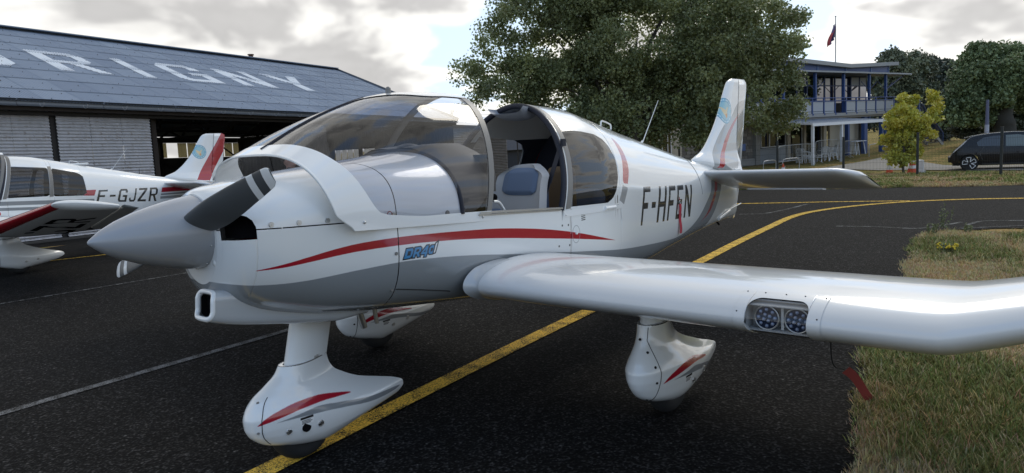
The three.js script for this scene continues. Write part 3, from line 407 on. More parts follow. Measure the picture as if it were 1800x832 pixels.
function buildAircraft(opt) {
  const A = thing('light_aircraft', opt.label, 'airplane', opt.pos, opt.turn, opt.group);
  const texL = phys([1, 1, 1], { map: liveryTex(opt.draw(true)), roughness: 0.22, clearcoat: 1, clearcoatRoughness: 0.04 }), texR = phys([1, 1, 1], { map: liveryTex(opt.draw(false), opt.near ? 2048 : 1024, opt.near ? 1024 : 512), roughness: 0.22, clearcoat: 1, clearcoatRoughness: 0.04 });
  const mats = { spat: phys([1, 1, 1], { map: spatTex(opt.near), roughness: 0.22, clearcoat: 1, clearcoatRoughness: 0.04 }) };
  const sides = [[1, texL], [-1, texR]];
  // --- engine cowling, split along its side ---
  const cs = [0.50, 0.505, 0.511, 0.518, 0.526, 0.535, 0.545, 0.555, 0.567, 0.58, 0.595, 0.607, 0.62, 0.645, 0.68, 0.72, 0.77, 0.83, 0.9, 0.98, 1.06, 1.14, 1.22, 1.302];
  const split = (x) => 1.345 - 0.042 * (x - 0.55), inletU = (x) => x < 0.507 || x > 0.603 ? split(x) : 1.347 + 0.063 * Math.sqrt(Math.max(0, 1 - Math.max(0, (x - 0.56) / 0.043) ** 2)), inletL = (x) => x < 0.507 || x > 0.603 ? split(x) - 0.003 : 1.298;
  const cols = [...cs.filter(x => x < 0.506), 0.5068, 0.5072, ...cs.filter(x => x > 0.508 && x < 0.602), 0.6028, 0.6032, ...cs.filter(x => x > 0.604)];
  for (const [sd, tx] of sides) {
    mesh('engine_cowling', skin(cols, () => 0, x => tOfY(x, inletL(x) - 0.0015), 44, sd), tx, A);
    mesh('cowling_lid', skin(cols, x => tOfY(x, inletU(x) + 0.0015), () => 2, 40, sd), tx, A);
    mesh('air_inlet', patch(10, 8, (a, b) => { const x = lerp(0.50, 0.61, a), q = fus(x, lerp(tOfY(x, 1.295), tOfY(x, 1.415), b), 0.03); return [q[0] + 0.06, q[1], q[2] * sd]; }), M.black, A);
  }
  mesh('cowling_front', new THREE.ShapeGeometry(shapeOf(Array.from({ length: 80 }, (_, i) => { const q = fus(0.5, i < 40 ? i / 39 * 2 : (79 - i) / 39 * 2, 0); return [(i < 40 ? 1 : -1) * q[2], q[1]]; }))).rotateY(-Math.PI / 2).translate(0.5005, 0, 0), M.white, A); mesh('spinner_gap', new THREE.CylinderGeometry(0.168, 0.168, 0.03, 48).rotateZ(Math.PI / 2).translate(0.497, 1.33, 0), M.gap, A);
  mesh('cowling_boss', new THREE.SphereGeometry(0.042, 20, 14).scale(1.3, 1, 0.9).translate(0.55, 1.185, 0.145), M.white, A);
  // chin scoop
  { const sc = (a, b) => { const x = lerp(0.455, 1.30, a), k = sstep(0, 1, a), zc = lerp(0.095, 0.10, k), hw = lerp(0.088, 0.16, k), yt = lerp(1.052, 0.90, k), yb = lerp(0.912, 0.735, Math.pow(a, 0.7)) + 0.03 * sstep(0.75, 1, a), th = b * Math.PI * 2, c = Math.cos(th), s = Math.sin(th), n = 2 / 4.5; return [x - (1 - a) * 0.0 + 0.02 * (1 - k) * s, (yt + yb) / 2 + (yt - yb) / 2 * Math.sign(s) * Math.abs(s) ** n, zc + hw * Math.sign(c) * Math.abs(c) ** n]; };
    const s = mesh('chin_scoop', patch(28, 48, sc, { uvf: (x, y) => luv(x, Math.min(y, 1.0)) }), opt.near ? phys([0.44, 0.455, 0.465], { roughness: 0.25, clearcoat: 1, clearcoatRoughness: 0.05 }) : M.white, A);
    mesh('scoop_lip', tube(Array.from({ length: 32 }, (_, i) => { const q = sc(0, i / 32); return [q[0] + 0.004, (q[1] - 0.982) * 0.89 + 0.982, (q[2] - 0.095) * 0.86 + 0.095]; }), 0.014, 96, 8, true), M.white, s);
    mesh('scoop_duct', new THREE.ShapeGeometry(shapeOf(Array.from({ length: 32 }, (_, i) => { const q = sc(0.04, i / 32); return [q[2], q[1]]; }))).rotateY(-Math.PI / 2).translate(0.50, 0, 0), M.black, s); mesh('scoop_throat', patch(3, 48, (a, b) => { const q = sc(0, b); return [0.464 + a * 0.05, (q[1] - 0.982) * 0.80 + 0.982, (q[2] - 0.095) * 0.76 + 0.095]; }), M.black, s); }
  // --- centre fuselage: tub, deck, cabin, tail ---
  const tub = span(1.308, 2.70, 0.058), deck = span(1.308, 1.79, 0.04);
  const aft = [2.70, 2.74, ...span(2.78, 3.62, 0.03), ...span(3.68, 6.64, 0.074)];
  const wins = opt.windows, inWin = (x) => wins.find(w => x >= w.x0 && x <= w.x1);
  const aftC = [...new Set([...aft, ...wins.flatMap(w => [w.x0 - 0.0004, w.x0, w.x1, w.x1 + 0.0004, ...span(w.x1 - 0.1, w.x1, 0.01), ...span(w.x0, w.x0 + 0.05, 0.01)])])].sort((a, b) => a - b).filter((x, i, r) => !i || x - r[i - 1] > 1e-4);
  const mid = (x) => { const w = inWin(x); return w ? null : interp([2.7, 3.6, 4.4], [1.4, 1.4, 1.3], Math.min(x, 4.4)) - Math.max(0, x - 4.4) * 0.15; };
  const tl = (x) => { const w = inWin(x); return tOfY(x, w ? w.lo(x) : mid(x)); }, tu = (x) => { const w = inWin(x); return tOfY(x, w ? w.hi(x) : mid(x)); };
  for (const [sd, tx] of sides) {
    mesh('fuselage_side', merge([skin(tub, () => 0, x => tOfY(x, sillY(x)), 34, sd), skin(deck, x => tOfY(x, sillY(x)), () => 2, 30, sd), skin(aftC, () => 0, tl, 34, sd), skin(aftC, tu, () => 2, 30, sd)]), tx, A);
    for (const w of wins) { const wc = aftC.filter(x => x >= w.x0 - 1e-6 && x <= w.x1 + 1e-6); mesh('rear_window', skin(wc, tl, tu, 16, sd, -0.001), M.darkGlass, A); }
    mesh('cabin_band', skin([2.742, 2.755, 2.77, 2.785, 2.80], x => tOfY(x, 1.205), () => 2, 36, sd, -0.003), M.hoop, A);
    // inside: wall and floor lining, then the headliner
    mesh('cabin_lining', skin([...span(1.75, 2.70, 0.1)], () => 0.0, x => tOfY(x, sillY(x)) - 0.01, 24, sd, 0.03), M.navy, A);
    const lc = aftC.filter(x => x < 3.75); mesh('cabin_lining', merge([skin(lc, () => 0, tl, 16, sd, 0.016), skin(lc.filter(x => x >= 2.7), tu, x => Math.max(tu(x), tOfY(x, 1.70)), 8, sd, 0.016)]), M.navy, A);
    mesh('headliner', skin(lc, x => Math.max(tu(x), tOfY(x, 1.70)), () => 2, 20, sd, 0.02), M.liner, A);
  }
  mesh('bulkhead', new THREE.ShapeGeometry(shapeOf(Array.from({ length: 60 }, (_, i) => { const q = fus(3.7, i < 30 ? i / 29 * 2 : (59 - i) / 29 * 2, 0.02); return [(i < 30 ? 1 : -1) * q[2], q[1]]; }))).rotateY(Math.PI / 2).translate(3.72, 0, 0), M.navy, A);
  mesh('firewall', new THREE.ShapeGeometry(shapeOf(Array.from({ length: 60 }, (_, i) => { const q = fus(1.31, i < 30 ? i / 29 * 2 : (59 - i) / 29 * 2, 0.006); return [(i < 30 ? 1 : -1) * q[2], q[1]]; }))).rotateY(Math.PI / 2).translate(1.305, 0, 0), M.gap, A);
  mesh('tail_cap', new THREE.ShapeGeometry(shapeOf(Array.from({ length: 40 }, (_, i) => { const q = fus(6.64, i < 20 ? i / 19 * 2 : (39 - i) / 19 * 2, 0); return [(i < 20 ? 1 : -1) * q[2], q[1]]; }))).rotateY(Math.PI / 2).translate(6.638, 0, 0), M.white, A);
  // arch seal
  { const pts = []; for (let i = 0; i <= 60; i++) { const t = i <= 30 ? lerp(tOfY(2.7, 1.2), 2, i / 30) : lerp(2, tOfY(2.7, 1.2), (i - 30) / 30), q = fus(2.715, t, 0.012); pts.push(V3(q[0] - 0.004, q[1], (i <= 30 ? 1 : -1) * q[2])); } mesh('arch_seal', tube(pts, 0.021, 120, 10), M.seal, A); }
  // --- propeller and spinner ---
  { const sp = mesh('spinner', new THREE.LatheGeometry([[0.0001, 0], [0.006, 0.001], [0.014, 0.008], [0.05, 0.055], [0.085, 0.12], [0.117, 0.2], [0.140, 0.275], [0.158, 0.345], [0.171, 0.41], [0.178, 0.46], [0.18, 0.492], [0.174, 0.497], [0.02, 0.498]].map(p => new THREE.Vector2(...p)), 72).rotateZ(-Math.PI / 2 - 0.03).translate(0.015, 1.345, 0), M.greySpin, A);
    for (let k = 0; k < 10; k++) { const a = k / 10 * 6.283 + 0.32; mesh('screw', new THREE.SphereGeometry(0.005, 8, 6).translate(0.484, 1.328 + 0.179 * Math.sin(a), 0.179 * Math.cos(a)), M.steel, sp); }
    for (const [sg, ang] of [[1, 0.302], [-1, 0.302]]) {
      const hubY = 1.342, R = 0.885, chord = (r) => sinterp([0.10, 0.2, 0.34, 0.5, 0.7, 0.86, R], [0.12, 0.14, 0.148, 0.138, 0.112, 0.085, 0.066], r), tw = (r) => sinterp([0.1, 0.25, 0.45, 0.7, R], [0.95, 0.72, 0.46, 0.31, 0.25], r), th = (r) => sinterp([0.1, 0.25, 0.5, R], [0.34, 0.2, 0.1, 0.06], r);
      const q = (r, s, o = 0) => { const c = chord(r) * (r > R - 0.025 ? 1 - 0.10 * ((r - R + 0.025) / 0.025) ** 2 : 1), m = Math.abs(s) ** 1.7, e = c * (m - 0.42), t = (Math.sign(s) || 1) * foilT(m, th(r)) * c + 0.03 * c * Math.sin(Math.PI * m) + (Math.sign(s) || 1) * o, T = tw(r); const xr = -t * Math.cos(T) + e * Math.sin(T), tn = -(e * Math.cos(T) + t * Math.sin(T)) * sg; return [0.43 + xr, hubY + sg * (r * Math.sin(ang)) + tn * Math.cos(ang) * sg * sg, sg * r * Math.cos(ang) - tn * Math.sin(ang)]; };
      const bl = mesh('propeller_blade', merge([patch(40, 28, (a, b) => q(lerp(0.10, R, a), b * 2 - 1), { flip: sg < 0 }), patch(1, 28, (a, b) => { const u = q(R, b * 2 - 1), v = q(R, -(b * 2 - 1)); return u.map((w, i) => lerp(w, v[i], a)); })]), M.blade, A);
      for (const [r0, r1] of [[0.715, 0.765], [0.83, R + 0.001]]) mesh('tip_stripe', patch(8, 28, (a, b) => q(lerp(r0, r1, a), b * 2 - 1, 0.0012), { flip: sg < 0 }), M.whiteSatin, bl);
    } }
  // --- sliding canopy (pushed forward when open) ---
  { const SH = opt.canopyShift, SPX = [0.84, 0.93, 1.08, 1.27, 1.43, 1.59, 1.82, 2.05, 2.28], SPY = [1.685, 1.729, 1.804, 1.884, 1.938, 1.981, 2.012, 2.018, 2.008];
    const cn = (u, t, off = 0) => { // t 0..2 from left rail over the top to the right rail
      const xb = 0.955 + 1.045 * u, xt = 0.835 + 1.445 * u, yt = sinterp(SPX, SPY, xt) + off, yb = 1.287 - 0.067 * (xb - 0.98), w = lerp(0.553, 0.572, Math.min(1, u * 1.6)) + off, n = lerp(3.0, 2.05, sstep(0, 0.55, u)), ph = t * Math.PI / 2, cc = Math.cos(ph); const z = w * Math.sign(cc) * Math.pow(Math.abs(cc), 2 / n), y = yb + (yt - yb) * Math.pow(Math.max(0, Math.sin(ph)), 2 / n);
      return [lerp(xb, xt, (y - yb) / (yt - yb)) + SH, y, z]; };
    const TR = 0.043, tm = (t) => t > 1 ? 2 - t : t, u0 = (t) => tm(t) < TR * 1.6 ? 0.07 * (1 - tm(t) / (TR * 1.6)) ** 2 : 0, uF = (t) => sinterp([0.0, TR, 0.05, 0.08, 0.13, 0.28, 0.5, 0.75, 1], [0.28, 0.275, 0.235, 0.205, 0.182, 0.142, 0.098, 0.075, 0.066], tm(t)), uR = 0.962;
    const ts = []; for (let i = 0; i <= 8; i++) ts.push(TR * i / 8); for (let i = 1; i <= 14; i++) ts.push(TR + (0.16 - TR) * i / 14); for (let i = 1; i <= 30; i++) ts.push(0.16 + 0.84 * i / 30); const full = [...ts, ...ts.slice(0, -1).reverse().map(t => 2 - t)], bs = full.map(t => t / 2), inner = full.filter(t => t >= TR - 1e-9 && t <= 2 - TR + 1e-9);
    const P = (f, nu, list, off = 0) => patch(nu, list.length - 1, (a, b) => { const t = list[0] + b * (list[list.length - 1] - list[0]); return cn(f(a, t), t, off); }, { bs: list.map(t => (t - list[0]) / (list[list.length - 1] - list[0])) });
    const railT = ts.slice(0, 9), rail = (tl2) => P((a, t) => lerp(u0(t), 1, a), 30, tl2, 0.004);
    mesh('canopy_frame', merge([P((a, t) => lerp(u0(t), uF(t), a), 12, full, 0.003), P((a, t) => lerp(u0(t), uF(t), a), 12, full, -0.008), rail(railT), rail(railT.slice().reverse().map(t => 2 - t)), tube(full.map(t => cn(u0(t) + 0.002, t, -0.002)), 0.005, 120, 6)]), M.white, A);
    mesh('canopy_glass', P((a, t) => lerp(uF(t), uR, a), 44, inner), M.canopyGlass, A);
    const hp = mesh('canopy_hoop', merge([P((a, t) => lerp(uR, 1, a), 3, full, 0.003), P((a, t) => lerp(uR, 1, a), 3, full, -0.012), P((a, t) => 1, 1, full)]), M.hoop, A);
    mesh('windscreen_seam', tube(span(0.04, 0.52, 0.04).map(u => cn(u, 1, 0.003)), 0.0065, 40, 6), M.seal, A);
    const rw = (u) => 0.21 * sstep(0.40, 0.80, u), roof = (off) => patch(24, 14, (a, b) => { const u = lerp(0.40, 0.999, a), h = Math.max(0.002, rw(u)); return cn(u, 1 - h + 2 * h * b, off); });
    mesh('canopy_roof', merge([roof(0.005), roof(-0.004)]), M.white, A);
    if (opt.near) for (const s of [1, -1]) for (const [dy, dz, w, h] of [[0.012, 0.562, 0.022, 0.012], [-0.002, 0.573, 0.014, 0.010], [0.012, 0.592, 0.012, 0.010]]) mesh('slide_rail', sqbar([1.9, sillY(1.9) + dy, s * dz], [2.69, sillY(2.69) + dy, s * (dz + 0.007)], w, h), M.alu, A);
    const bq = cn(0.60, 1, 0); mesh('beacon', merge([new THREE.CylinderGeometry(0.016, 0.02, 0.03, 16).translate(bq[0] + 0.08, bq[1] + 0.018, 0), new THREE.SphereGeometry(0.017, 14, 10).translate(bq[0] + 0.08, bq[1] + 0.036, 0)]), M.hoop, A);
    if (opt.near) for (const u of [0.13, 0.93]) { const q = cn(u, 0.018, 0.006); mesh('screw', new THREE.SphereGeometry(0.008, 10, 8).translate(...q), M.steel, A); } }
  // --- wings, gear ---
  const L = buildWing(A, 1, opt), Rw = buildWing(A, -1, opt);
  wheelFairing(A, mats, 'nose', 0.635, 0);
  gearLeg(A, 0, 0, 0.50, 0.82, 0.888, 1.160, 0.054, 0.27, 2);
  for (const s of [1, -1]) { wheelFairing(A, mats, 'main', 2.19, s * 1.38); gearLeg(A, 0, s * 1.38, 0.55, 0.82, 2.37, 2.61, 0.060, 0.0); }
  // wing root fillet
  for (const s of [1, -1]) mesh('wing_fillet', patch(40, 14, (a, b) => { const q = L.P(0.66, lerp(-0.42, 0.40, a)), c = [2.45, 0.80], ex = (q[0] - c[0]), ey = (q[1] - c[1]), k = 1, m = Math.hypot(ex, ey), g = 0.055 * (1 - b) ** 2 * Math.min(1, (1 - a) / 0.22); return [q[0] + ex / m * g * 0.9, q[1] + (ey / m * g) * 1.2, s * lerp(0.572, 0.645, b)]; }, { flip: s < 0 }), opt.near ? M.fillet : M.white, A);
  // --- fin, rudder, stabilator ---
  const FY = [0.66, 0.92, 1.16, 1.30, 1.365, 1.46, 1.636, 1.848, 2.034, 2.15, 2.205, 2.235], FL = [6.66, 6.70, 6.5, 5.95, 5.80, 6.03, 6.26, 6.45, 6.57, 6.655, 6.71, 6.80], FTE = [6.84, 6.95, 7.02, 7.05, 7.065, 7.085, 7.125, 7.165, 7.205, 7.23, 7.225, 7.17];
  const hx = (y) => 6.76 + (y - 1.2) * 0.20, fw = (y) => interp([0.66, 1.2, 1.3, 1.36, 1.42, 1.52, 1.7, 2.2, 2.235], [0.05, 0.12, 0.125, 0.10, 0.075, 0.06, 0.052, 0.036, 0.02], y);
  for (const [sd, tx] of sides) {
    mesh('fin', patch(40, 44, (a, b) => { const y = lerp(1.20, 2.235, b), l = sinterp(FY, FL, y), h = hx(y), m = Math.pow(a, 1.6), z = fw(y) * (m < 0.45 ? Math.sqrt(1 - ((0.45 - m) / 0.45) ** 2) : 1 - 0.25 * ((m - 0.45) / 0.55)); return [l + (h - l) * m, y, sd * (z + 0.05 * Math.exp(-Math.max(0, y - 1.2) / 0.09) * m)]; }, { uvf: (x, y) => luv(x, y), flip: sd > 0 ? false : true }), tx, A);
    mesh('rudder', patch(16, 44, (a, b) => { const y = lerp(0.66, 2.235, b), t = sinterp(FY, FTE, y), h = Math.max(hx(y) + 0.012, y < 1.2 ? 6.655 : 0); return [lerp(h, t, a), y, sd * Math.max(0.003, fw(Math.max(y, 1.42)) * 0.76 * (1 - a) * (y > 2.2 ? 0.8 : 1))]; }, { uvf: (x, y) => luv(x, y), flip: sd < 0 }), tx, A);
  }
  for (const s of [1, -1]) mesh('tail_fairing', rbx(0.13, 0.035, 0.10, 6.62, 1.215, s * 0.10, 0.012), M.white, A);
  { const c = 0.92, pitch = 0.27, stab = (z, s) => { const m = Math.abs(s) ** 1.9, zz = Math.abs(z), tip = zz > 1.42 ? (zz - 1.42) / 0.21 : 0, l0 = 0.30 * c * tip ** 1.7, n = (Math.sign(s) || 1) * foilT(m, 0.10) * c * (zz > 1.57 ? Math.sqrt(Math.max(0.02, 1 - ((zz - 1.57) / 0.065) ** 2)) : 1), e = l0 + (c - l0) * m; return [5.705 + e * Math.cos(pitch) + n * Math.sin(pitch), 1.252 - e * Math.sin(pitch) + n * Math.cos(pitch), z]; };
    for (const s of [1, -1]) { const st = mesh('stabilator', patch(30, 40, (a, b) => stab(s * lerp(0.17, 1.635, a), b * 2 - 1), { flip: s > 0 }), M.greySkin, A);
      const tab = stab(s * 0.3, 1), t2 = stab(s * 1.08, 1); mesh('trim_tab', ext([[0, 0.012], [0.12, 0.003], [0.12, -0.003], [0, -0.012]], 0.80).rotateZ(-0.16).translate(tab[0] + 0.006, tab[1], s > 0 ? 0.26 : -1.06), M.greySkin, st); } }
  // --- aerials and small fittings ---
  mesh('antenna', merge([bar([4.79, 1.585, 0], [5.12, 1.985, 0], 0.005, 0.0025, 8), bar([4.76, 1.58, 0], [4.80, 1.61, 0], 0.016, 0.010, 10)]), M.whiteSatin, A);
  mesh('roof_handle', tube([[4.03, 1.755, 0.05], [4.04, 1.80, 0.05], [4.06, 1.803, 0.05], [4.17, 1.775, 0.05], [4.185, 1.765, 0.05], [4.185, 1.73, 0.05]], 0.007, 40, 8), M.whiteSatin, A);
  return A;
}
M.scuffed = phys([0.95, 0.95, 0.95], { roughness: 0.4, clearcoat: 0.5, clearcoatRoughness: 0.15, map: canvasTex(512, 256, (c, w, h) => { c.fillStyle = WHITE; c.fillRect(0, 0, w, h); const r = rng(77); for (let i = 0; i < 46; i++) { c.fillStyle = `rgba(${60 + r() * 40 | 0},${52 + r() * 34 | 0},${44 + r() * 26 | 0},${0.25 + 0.5 * r()})`; c.fillRect(138 + r() * 26, h * (0.80 + r() * 0.12), 1 + r() * 3, 4 + r() * 22); } c.strokeStyle = 'rgba(90,80,70,0.7)'; c.lineWidth = 2; c.beginPath(); c.moveTo(185, h * 0.93); c.lineTo(215, h * 0.86); c.lineTo(232, h * 0.85); c.stroke(); }) });
M.wing = phys([0.62, 0.635, 0.64], { roughness: 0.3, clearcoat: 0.8, clearcoatRoughness: 0.07 });
M.wing2 = std([0.72, 0.73, 0.72], 0.6);
M.fillet = phys([0.44, 0.455, 0.465], { roughness: 0.28, clearcoat: 1, clearcoatRoughness: 0.06 });
M.greySkin = phys([0.66, 0.67, 0.68], { roughness: 0.3, clearcoat: 0.7, clearcoatRoughness: 0.1 });
const rearWin = { x0: 2.805, x1: 3.515, lo: (x) => interp([2.8, 3.3, 3.38, 3.44, 3.49, 3.515], [1.215, 1.192, 1.215, 1.27, 1.37, 1.49], x), hi: (x) => interp([2.8, 3.1, 3.3, 3.42, 3.48, 3.515], [1.74, 1.72, 1.695, 1.655, 1.60, 1.51], x) };
const plane = buildAircraft({ label: 'white and grey light aircraft in front with its canopy slid open, lettered F-HFEN', near: true, draw: drawMain, windows: [rearWin], canopyShift: 0, lamps: true, wingMat: M.wing });
{ // what only the near aircraft shows
  const A = plane, dashP = [];
  // dashboard hood and panel
  mesh('glare_shield', patch(30, 24, (a, b) => { const x = lerp(1.765, 2.22, a), t = b * 2, tt = t > 1 ? 2 - t : t, dip = 0.02 * Math.exp(-(((tt - 0.85) / 0.12) ** 2)), w = lerp(0.57, 0.50, sstep(0.1, 1, a)), y0 = lerp(1.29, 1.38, sstep(0.2, 0.9, a)), yt = 1.668 + 0.012 * Math.sin(a * 3) - 0.03 * sstep(0.85, 1, a) + dip, ph = t * Math.PI / 2, n = lerp(2.4, 2.9, a), c = Math.cos(ph); return [x - 0.07 * sstep(0.3, 1, a) * (1 - Math.sin(ph)), y0 + (yt - y0) * Math.pow(Math.max(0, Math.sin(ph)), 2 / n), w * Math.sign(c) * Math.pow(Math.abs(c), 2 / n)]; }), M.dash, A);
  mesh('instrument_panel', bx(0.02, 0.42, 1.0, 2.08, 1.40, 0), M.dash, A);
  for (const [z, y] of [[0.36, 1.47], [0.25, 1.47], [0.14, 1.47], [0.36, 1.36], [0.25, 1.36], [0.14, 1.36]]) mesh('gauge', new THREE.CylinderGeometry(0.042, 0.042, 0.012, 24).rotateZ(Math.PI / 2).translate(2.094, y, z), M.black, A);
  mesh('compass', new THREE.SphereGeometry(0.07, 24, 12).scale(1.3, 0.5, 1).translate(1.93, 1.668, -0.03), M.dash, A);
  mesh('deck_trim', tube(Array.from({ length: 41 }, (_, i) => { const t = i / 20, q = fus(1.772, t <= 1 ? lerp(tOfY(1.772, 1.285), 2, t) : lerp(2, tOfY(1.772, 1.285), t - 1), -0.003); return [q[0] + 0.0, q[1], (i <= 20 ? 1 : -1) * q[2]]; }), 0.014, 120, 8), M.seal, A);
  mesh('throttle_knob', merge([bar([2.09, 1.33, 0.42], [2.20, 1.335, 0.42], 0.006), new THREE.SphereGeometry(0.024, 16, 12).translate(2.215, 1.335, 0.42)]), M.black, A);
  mesh('door_lever', tube([[2.12, 1.32, 0.50], [2.17, 1.31, 0.50], [2.22, 1.25, 0.50], [2.26, 1.16, 0.50]], 0.009, 24, 8), M.whiteSatin, A);
  mesh('deck_knob', new THREE.SphereGeometry(0.022, 16, 10).scale(1, 1, 0.5).translate(1.66, 1.30, 0.56), M.hoop, A);
  for (const x of [1.205, 1.285]) mesh('fastener', new THREE.CylinderGeometry(0.013, 0.014, 0.012, 16).rotateX(Math.PI / 2).translate(x, 1.335, 0.548), M.steel, A);
  mesh('oil_door', tube(Array.from({ length: 13 }, (_, i) => { const a = i / 12 * Math.PI; return [1.255 - 0.02 * Math.cos(a), 1.322 + 0.035 * Math.sin(a), 0.556]; }), 0.0022, 24, 5), M.red, A);
  const seat = (z) => { // moulded shell, blue cloth head panel and side cheeks
    const back = (a, b, off, w0, w1) => { const y = lerp(1.02, 1.515, b), w = lerp(0.235, 0.20, sstep(0.2, 0.8, b)) * (b > 0.86 ? Math.sqrt(1 - ((b - 0.86) / 0.14) ** 2 * 0.62) : 1), s = lerp(-1, 1, a); return [2.55 + (y - 1.02) * 0.36 - 0.05 * Math.abs(s) ** 3 - off, y - 0.03 * Math.abs(s) ** 4 * sstep(0.7, 1, b), z + s * w]; };
    const sh = mesh('seat_shell', merge([patch(24, 24, (a, b) => back(a, b, 0)), patch(24, 24, (a, b) => { const q = back(a, b, -0.08); return q; }), patch(2, 24, (a, b) => { const q = back(0, b, -0.08 * a); return q; }), patch(2, 24, (a, b) => back(1, b, -0.08 * a)), patch(24, 2, (a, b) => back(a, 1, -0.08 * b))]), M.seatGrey, A);
    const pad = (a0, a1, b0, b1, mat, nm) => mesh(nm, patch(20, 20, (a, b) => { const e = Math.min(a, 1 - a, b, 1 - b), r = 0.22, ca = a - 0.5, cb = b - 0.5, k = 1 - 0.10 * (Math.abs(ca * 2) ** 4 * Math.abs(cb * 2) ** 4) * 2; return back(lerp((a0 + a1) / 2 - (a1 - a0) / 2, a1, 0.5 + ca * k), lerp(b0, b1, 0.5 + cb * k), 0.004 + 0.018 * Math.min(1, e / 0.15)); }), mat, sh);
    pad(0.12, 0.88, 0.58, 0.955, M.seatBlue, 'head_panel'); pad(0.0, 0.22, 0.05, 0.40, M.seatBlue, 'side_cushion'); pad(0.78, 1.0, 0.05, 0.40, M.seatBlue, 'side_cushion');
    mesh('seat_cushion', rbx(0.46, 0.14, 0.46, 2.36, 0.98, z, 0.05), M.seatGrey, A);
  };
  seat(0.27); seat(-0.27);
  mesh('rear_seat', merge([rbx(0.14, 0.34, 1.0, 3.34, 1.12, 0, 0.06), rbx(0.44, 0.16, 1.0, 3.04, 0.98, 0, 0.05)]), M.seatBlue, A);
  mesh('seat_cover', rbx(0.10, 0.40, 0.22, 3.02, 1.28, 0.36, 0.045), M.fur, A);
  mesh('seat_belt', merge([sqbar([2.86, 1.64, 0.49], [2.74, 1.38, 0.46], 0.045, 0.004), sqbar([2.74, 1.38, 0.46], [2.66, 1.16, 0.42], 0.045, 0.004), bx(0.04, 0.05, 0.02, 2.87, 1.65, 0.50)]), M.seal, A);
  const oc = mesh('overhead_console', patch(20, 10, (a, b) => { const x = lerp(2.86, 3.20, a), w = lerp(0.17, 0.10, a), th = lerp(-1, 1, b), yt = 1.925 - 0.10 * (x - 2.86); return [x, yt - 0.085 * Math.pow(Math.max(0, 1 - th ** 4), 0.5) * Math.sin(Math.PI * Math.min(1, 0.12 + a)) ** 0.6, th * w]; }), std([0.30, 0.32, 0.36], 0.6), A);
  mesh('reading_lamp', new THREE.CylinderGeometry(0.02, 0.02, 0.02, 16).translate(2.95, 1.855, 0.05), M.black, oc);
  // cowling fasteners, seams, exhaust, step, handle, aileron of details
  for (const x of [0.545, 0.665, 0.79, 0.93]) { const q = fus(x, tOfY(x, 1.362 - 0.04 * (x - 0.55))); if (x < 0.6) continue; mesh('fastener', merge([new THREE.CylinderGeometry(0.0125, 0.0135, 0.006, 20).rotateX(Math.PI / 2).translate(q[0], q[1], q[2] + 0.001), new THREE.CylinderGeometry(0.005, 0.005, 0.008, 10).rotateX(Math.PI / 2).translate(q[0], q[1], q[2] + 0.002)]), M.steel, A); }
  for (const y of [1.13, 0.93]) { const q = fus(1.288, tOfY(1.288, y)); mesh('fastener', new THREE.CylinderGeometry(0.009, 0.01, 0.006, 16).rotateX(Math.PI / 2).translate(q[0], q[1], q[2] + 0.001), M.hoop, A); }
  const onS = (x, y, o = 0.001) => { const q = fus(x, tOfY(x, y)); return V3(q[0], q[1], q[2] + o); };
  mesh('access_door_gap', tube([[1.31, 0.93], [1.45, 0.90], [1.6, 0.866], [1.70, 0.842], [1.72, 0.836]].map(p => onS(...p)), 0.003, 30, 5), M.gap, A);
  mesh('exhaust_pipe', merge([bar([1.27, 0.80, 0.2], [1.30, 0.685, 0.2], 0.019, 0.019, 16), bar([1.35, 0.80, 0.24], [1.36, 0.70, 0.24], 0.012, 0.012, 12)]), M.steel, A);
  mesh('sill_strip', patch(24, 1, (a, b) => { const x = lerp(2.72, 3.52, a), y = lerp(1.155, 1.198, b) - 0.028 * a, q = fus(x, tOfY(x, y), -0.004); return [q[0], q[1], q[2]]; }), M.white, A);
  mesh('door_handle', merge([bar(onS(3.24, 1.158, 0.012), onS(3.40, 1.150, 0.012), 0.012, 0.012, 12), bx(0.02, 0.03, 0.02, 3.25, 1.158, onS(3.25, 1.158).z + 0.004)]), M.whiteSatin, A);
  for (const x of [2.74, 3.46]) mesh('screw', new THREE.SphereGeometry(0.006, 8, 6).translate(...onS(x, 1.165, 0.005)), M.steel, A);
  mesh('static_port_cover', new THREE.CylinderGeometry(0.012, 0.012, 0.012, 14).rotateX(Math.PI / 2).translate(...onS(2.86, 1.03, 0.002)), M.whiteSatin, A);
  mesh('fuselage_joint', tube(Array.from({ length: 25 }, (_, i) => { const x = 5.46, t = lerp(tOfY(x, 1.05), 2, i / 24), q = fus(x + 0.30 * (i / 24) ** 3 * 0, t, -0.0008); return q; }), 0.0022, 60, 5), M.hoop, A);
  mesh('tie_down_fitting', merge([bar(onS(6.02, 0.735, 0.01), onS(6.35, 0.79, 0.02), 0.016, 0.013, 10), bar([6.30, 0.79, 0.15], [6.72, 0.83, 0.13], 0.006, 0.006, 8)]), M.whiteSatin, A);
  mesh('tail_skid', merge([bar([6.30, 0.70, 0], [6.42, 0.62, 0], 0.014, 0.01, 10)]), M.black, A);
}
const plane2 = buildAircraft({ label: 'white light aircraft with red stripes parked before the hangar, lettered F-GJZR', near: false, draw: drawSecond, canopyShift: 0.7, lamps: false, wingMat: M.wing2, pos: [-0.2414, 0, -11.6446], turn: 0.0208,
  windows: [{ x0: 2.805, x1: 3.47, lo: (x) => interp([2.8, 3.43, 3.47], [1.22, 1.195, 1.215], x), hi: (x) => interp([2.8, 3.44, 3.47], [1.755, 1.70, 1.67], x) }, { x0: 3.54, x1: 4.12, lo: (x) => interp([3.54, 3.57, 4.05, 4.12], [1.20, 1.18, 1.15, 1.19], x), hi: (x) => interp([3.54, 3.57, 4.0, 4.07, 4.12], [1.66, 1.68, 1.585, 1.55, 1.50], x) }] });
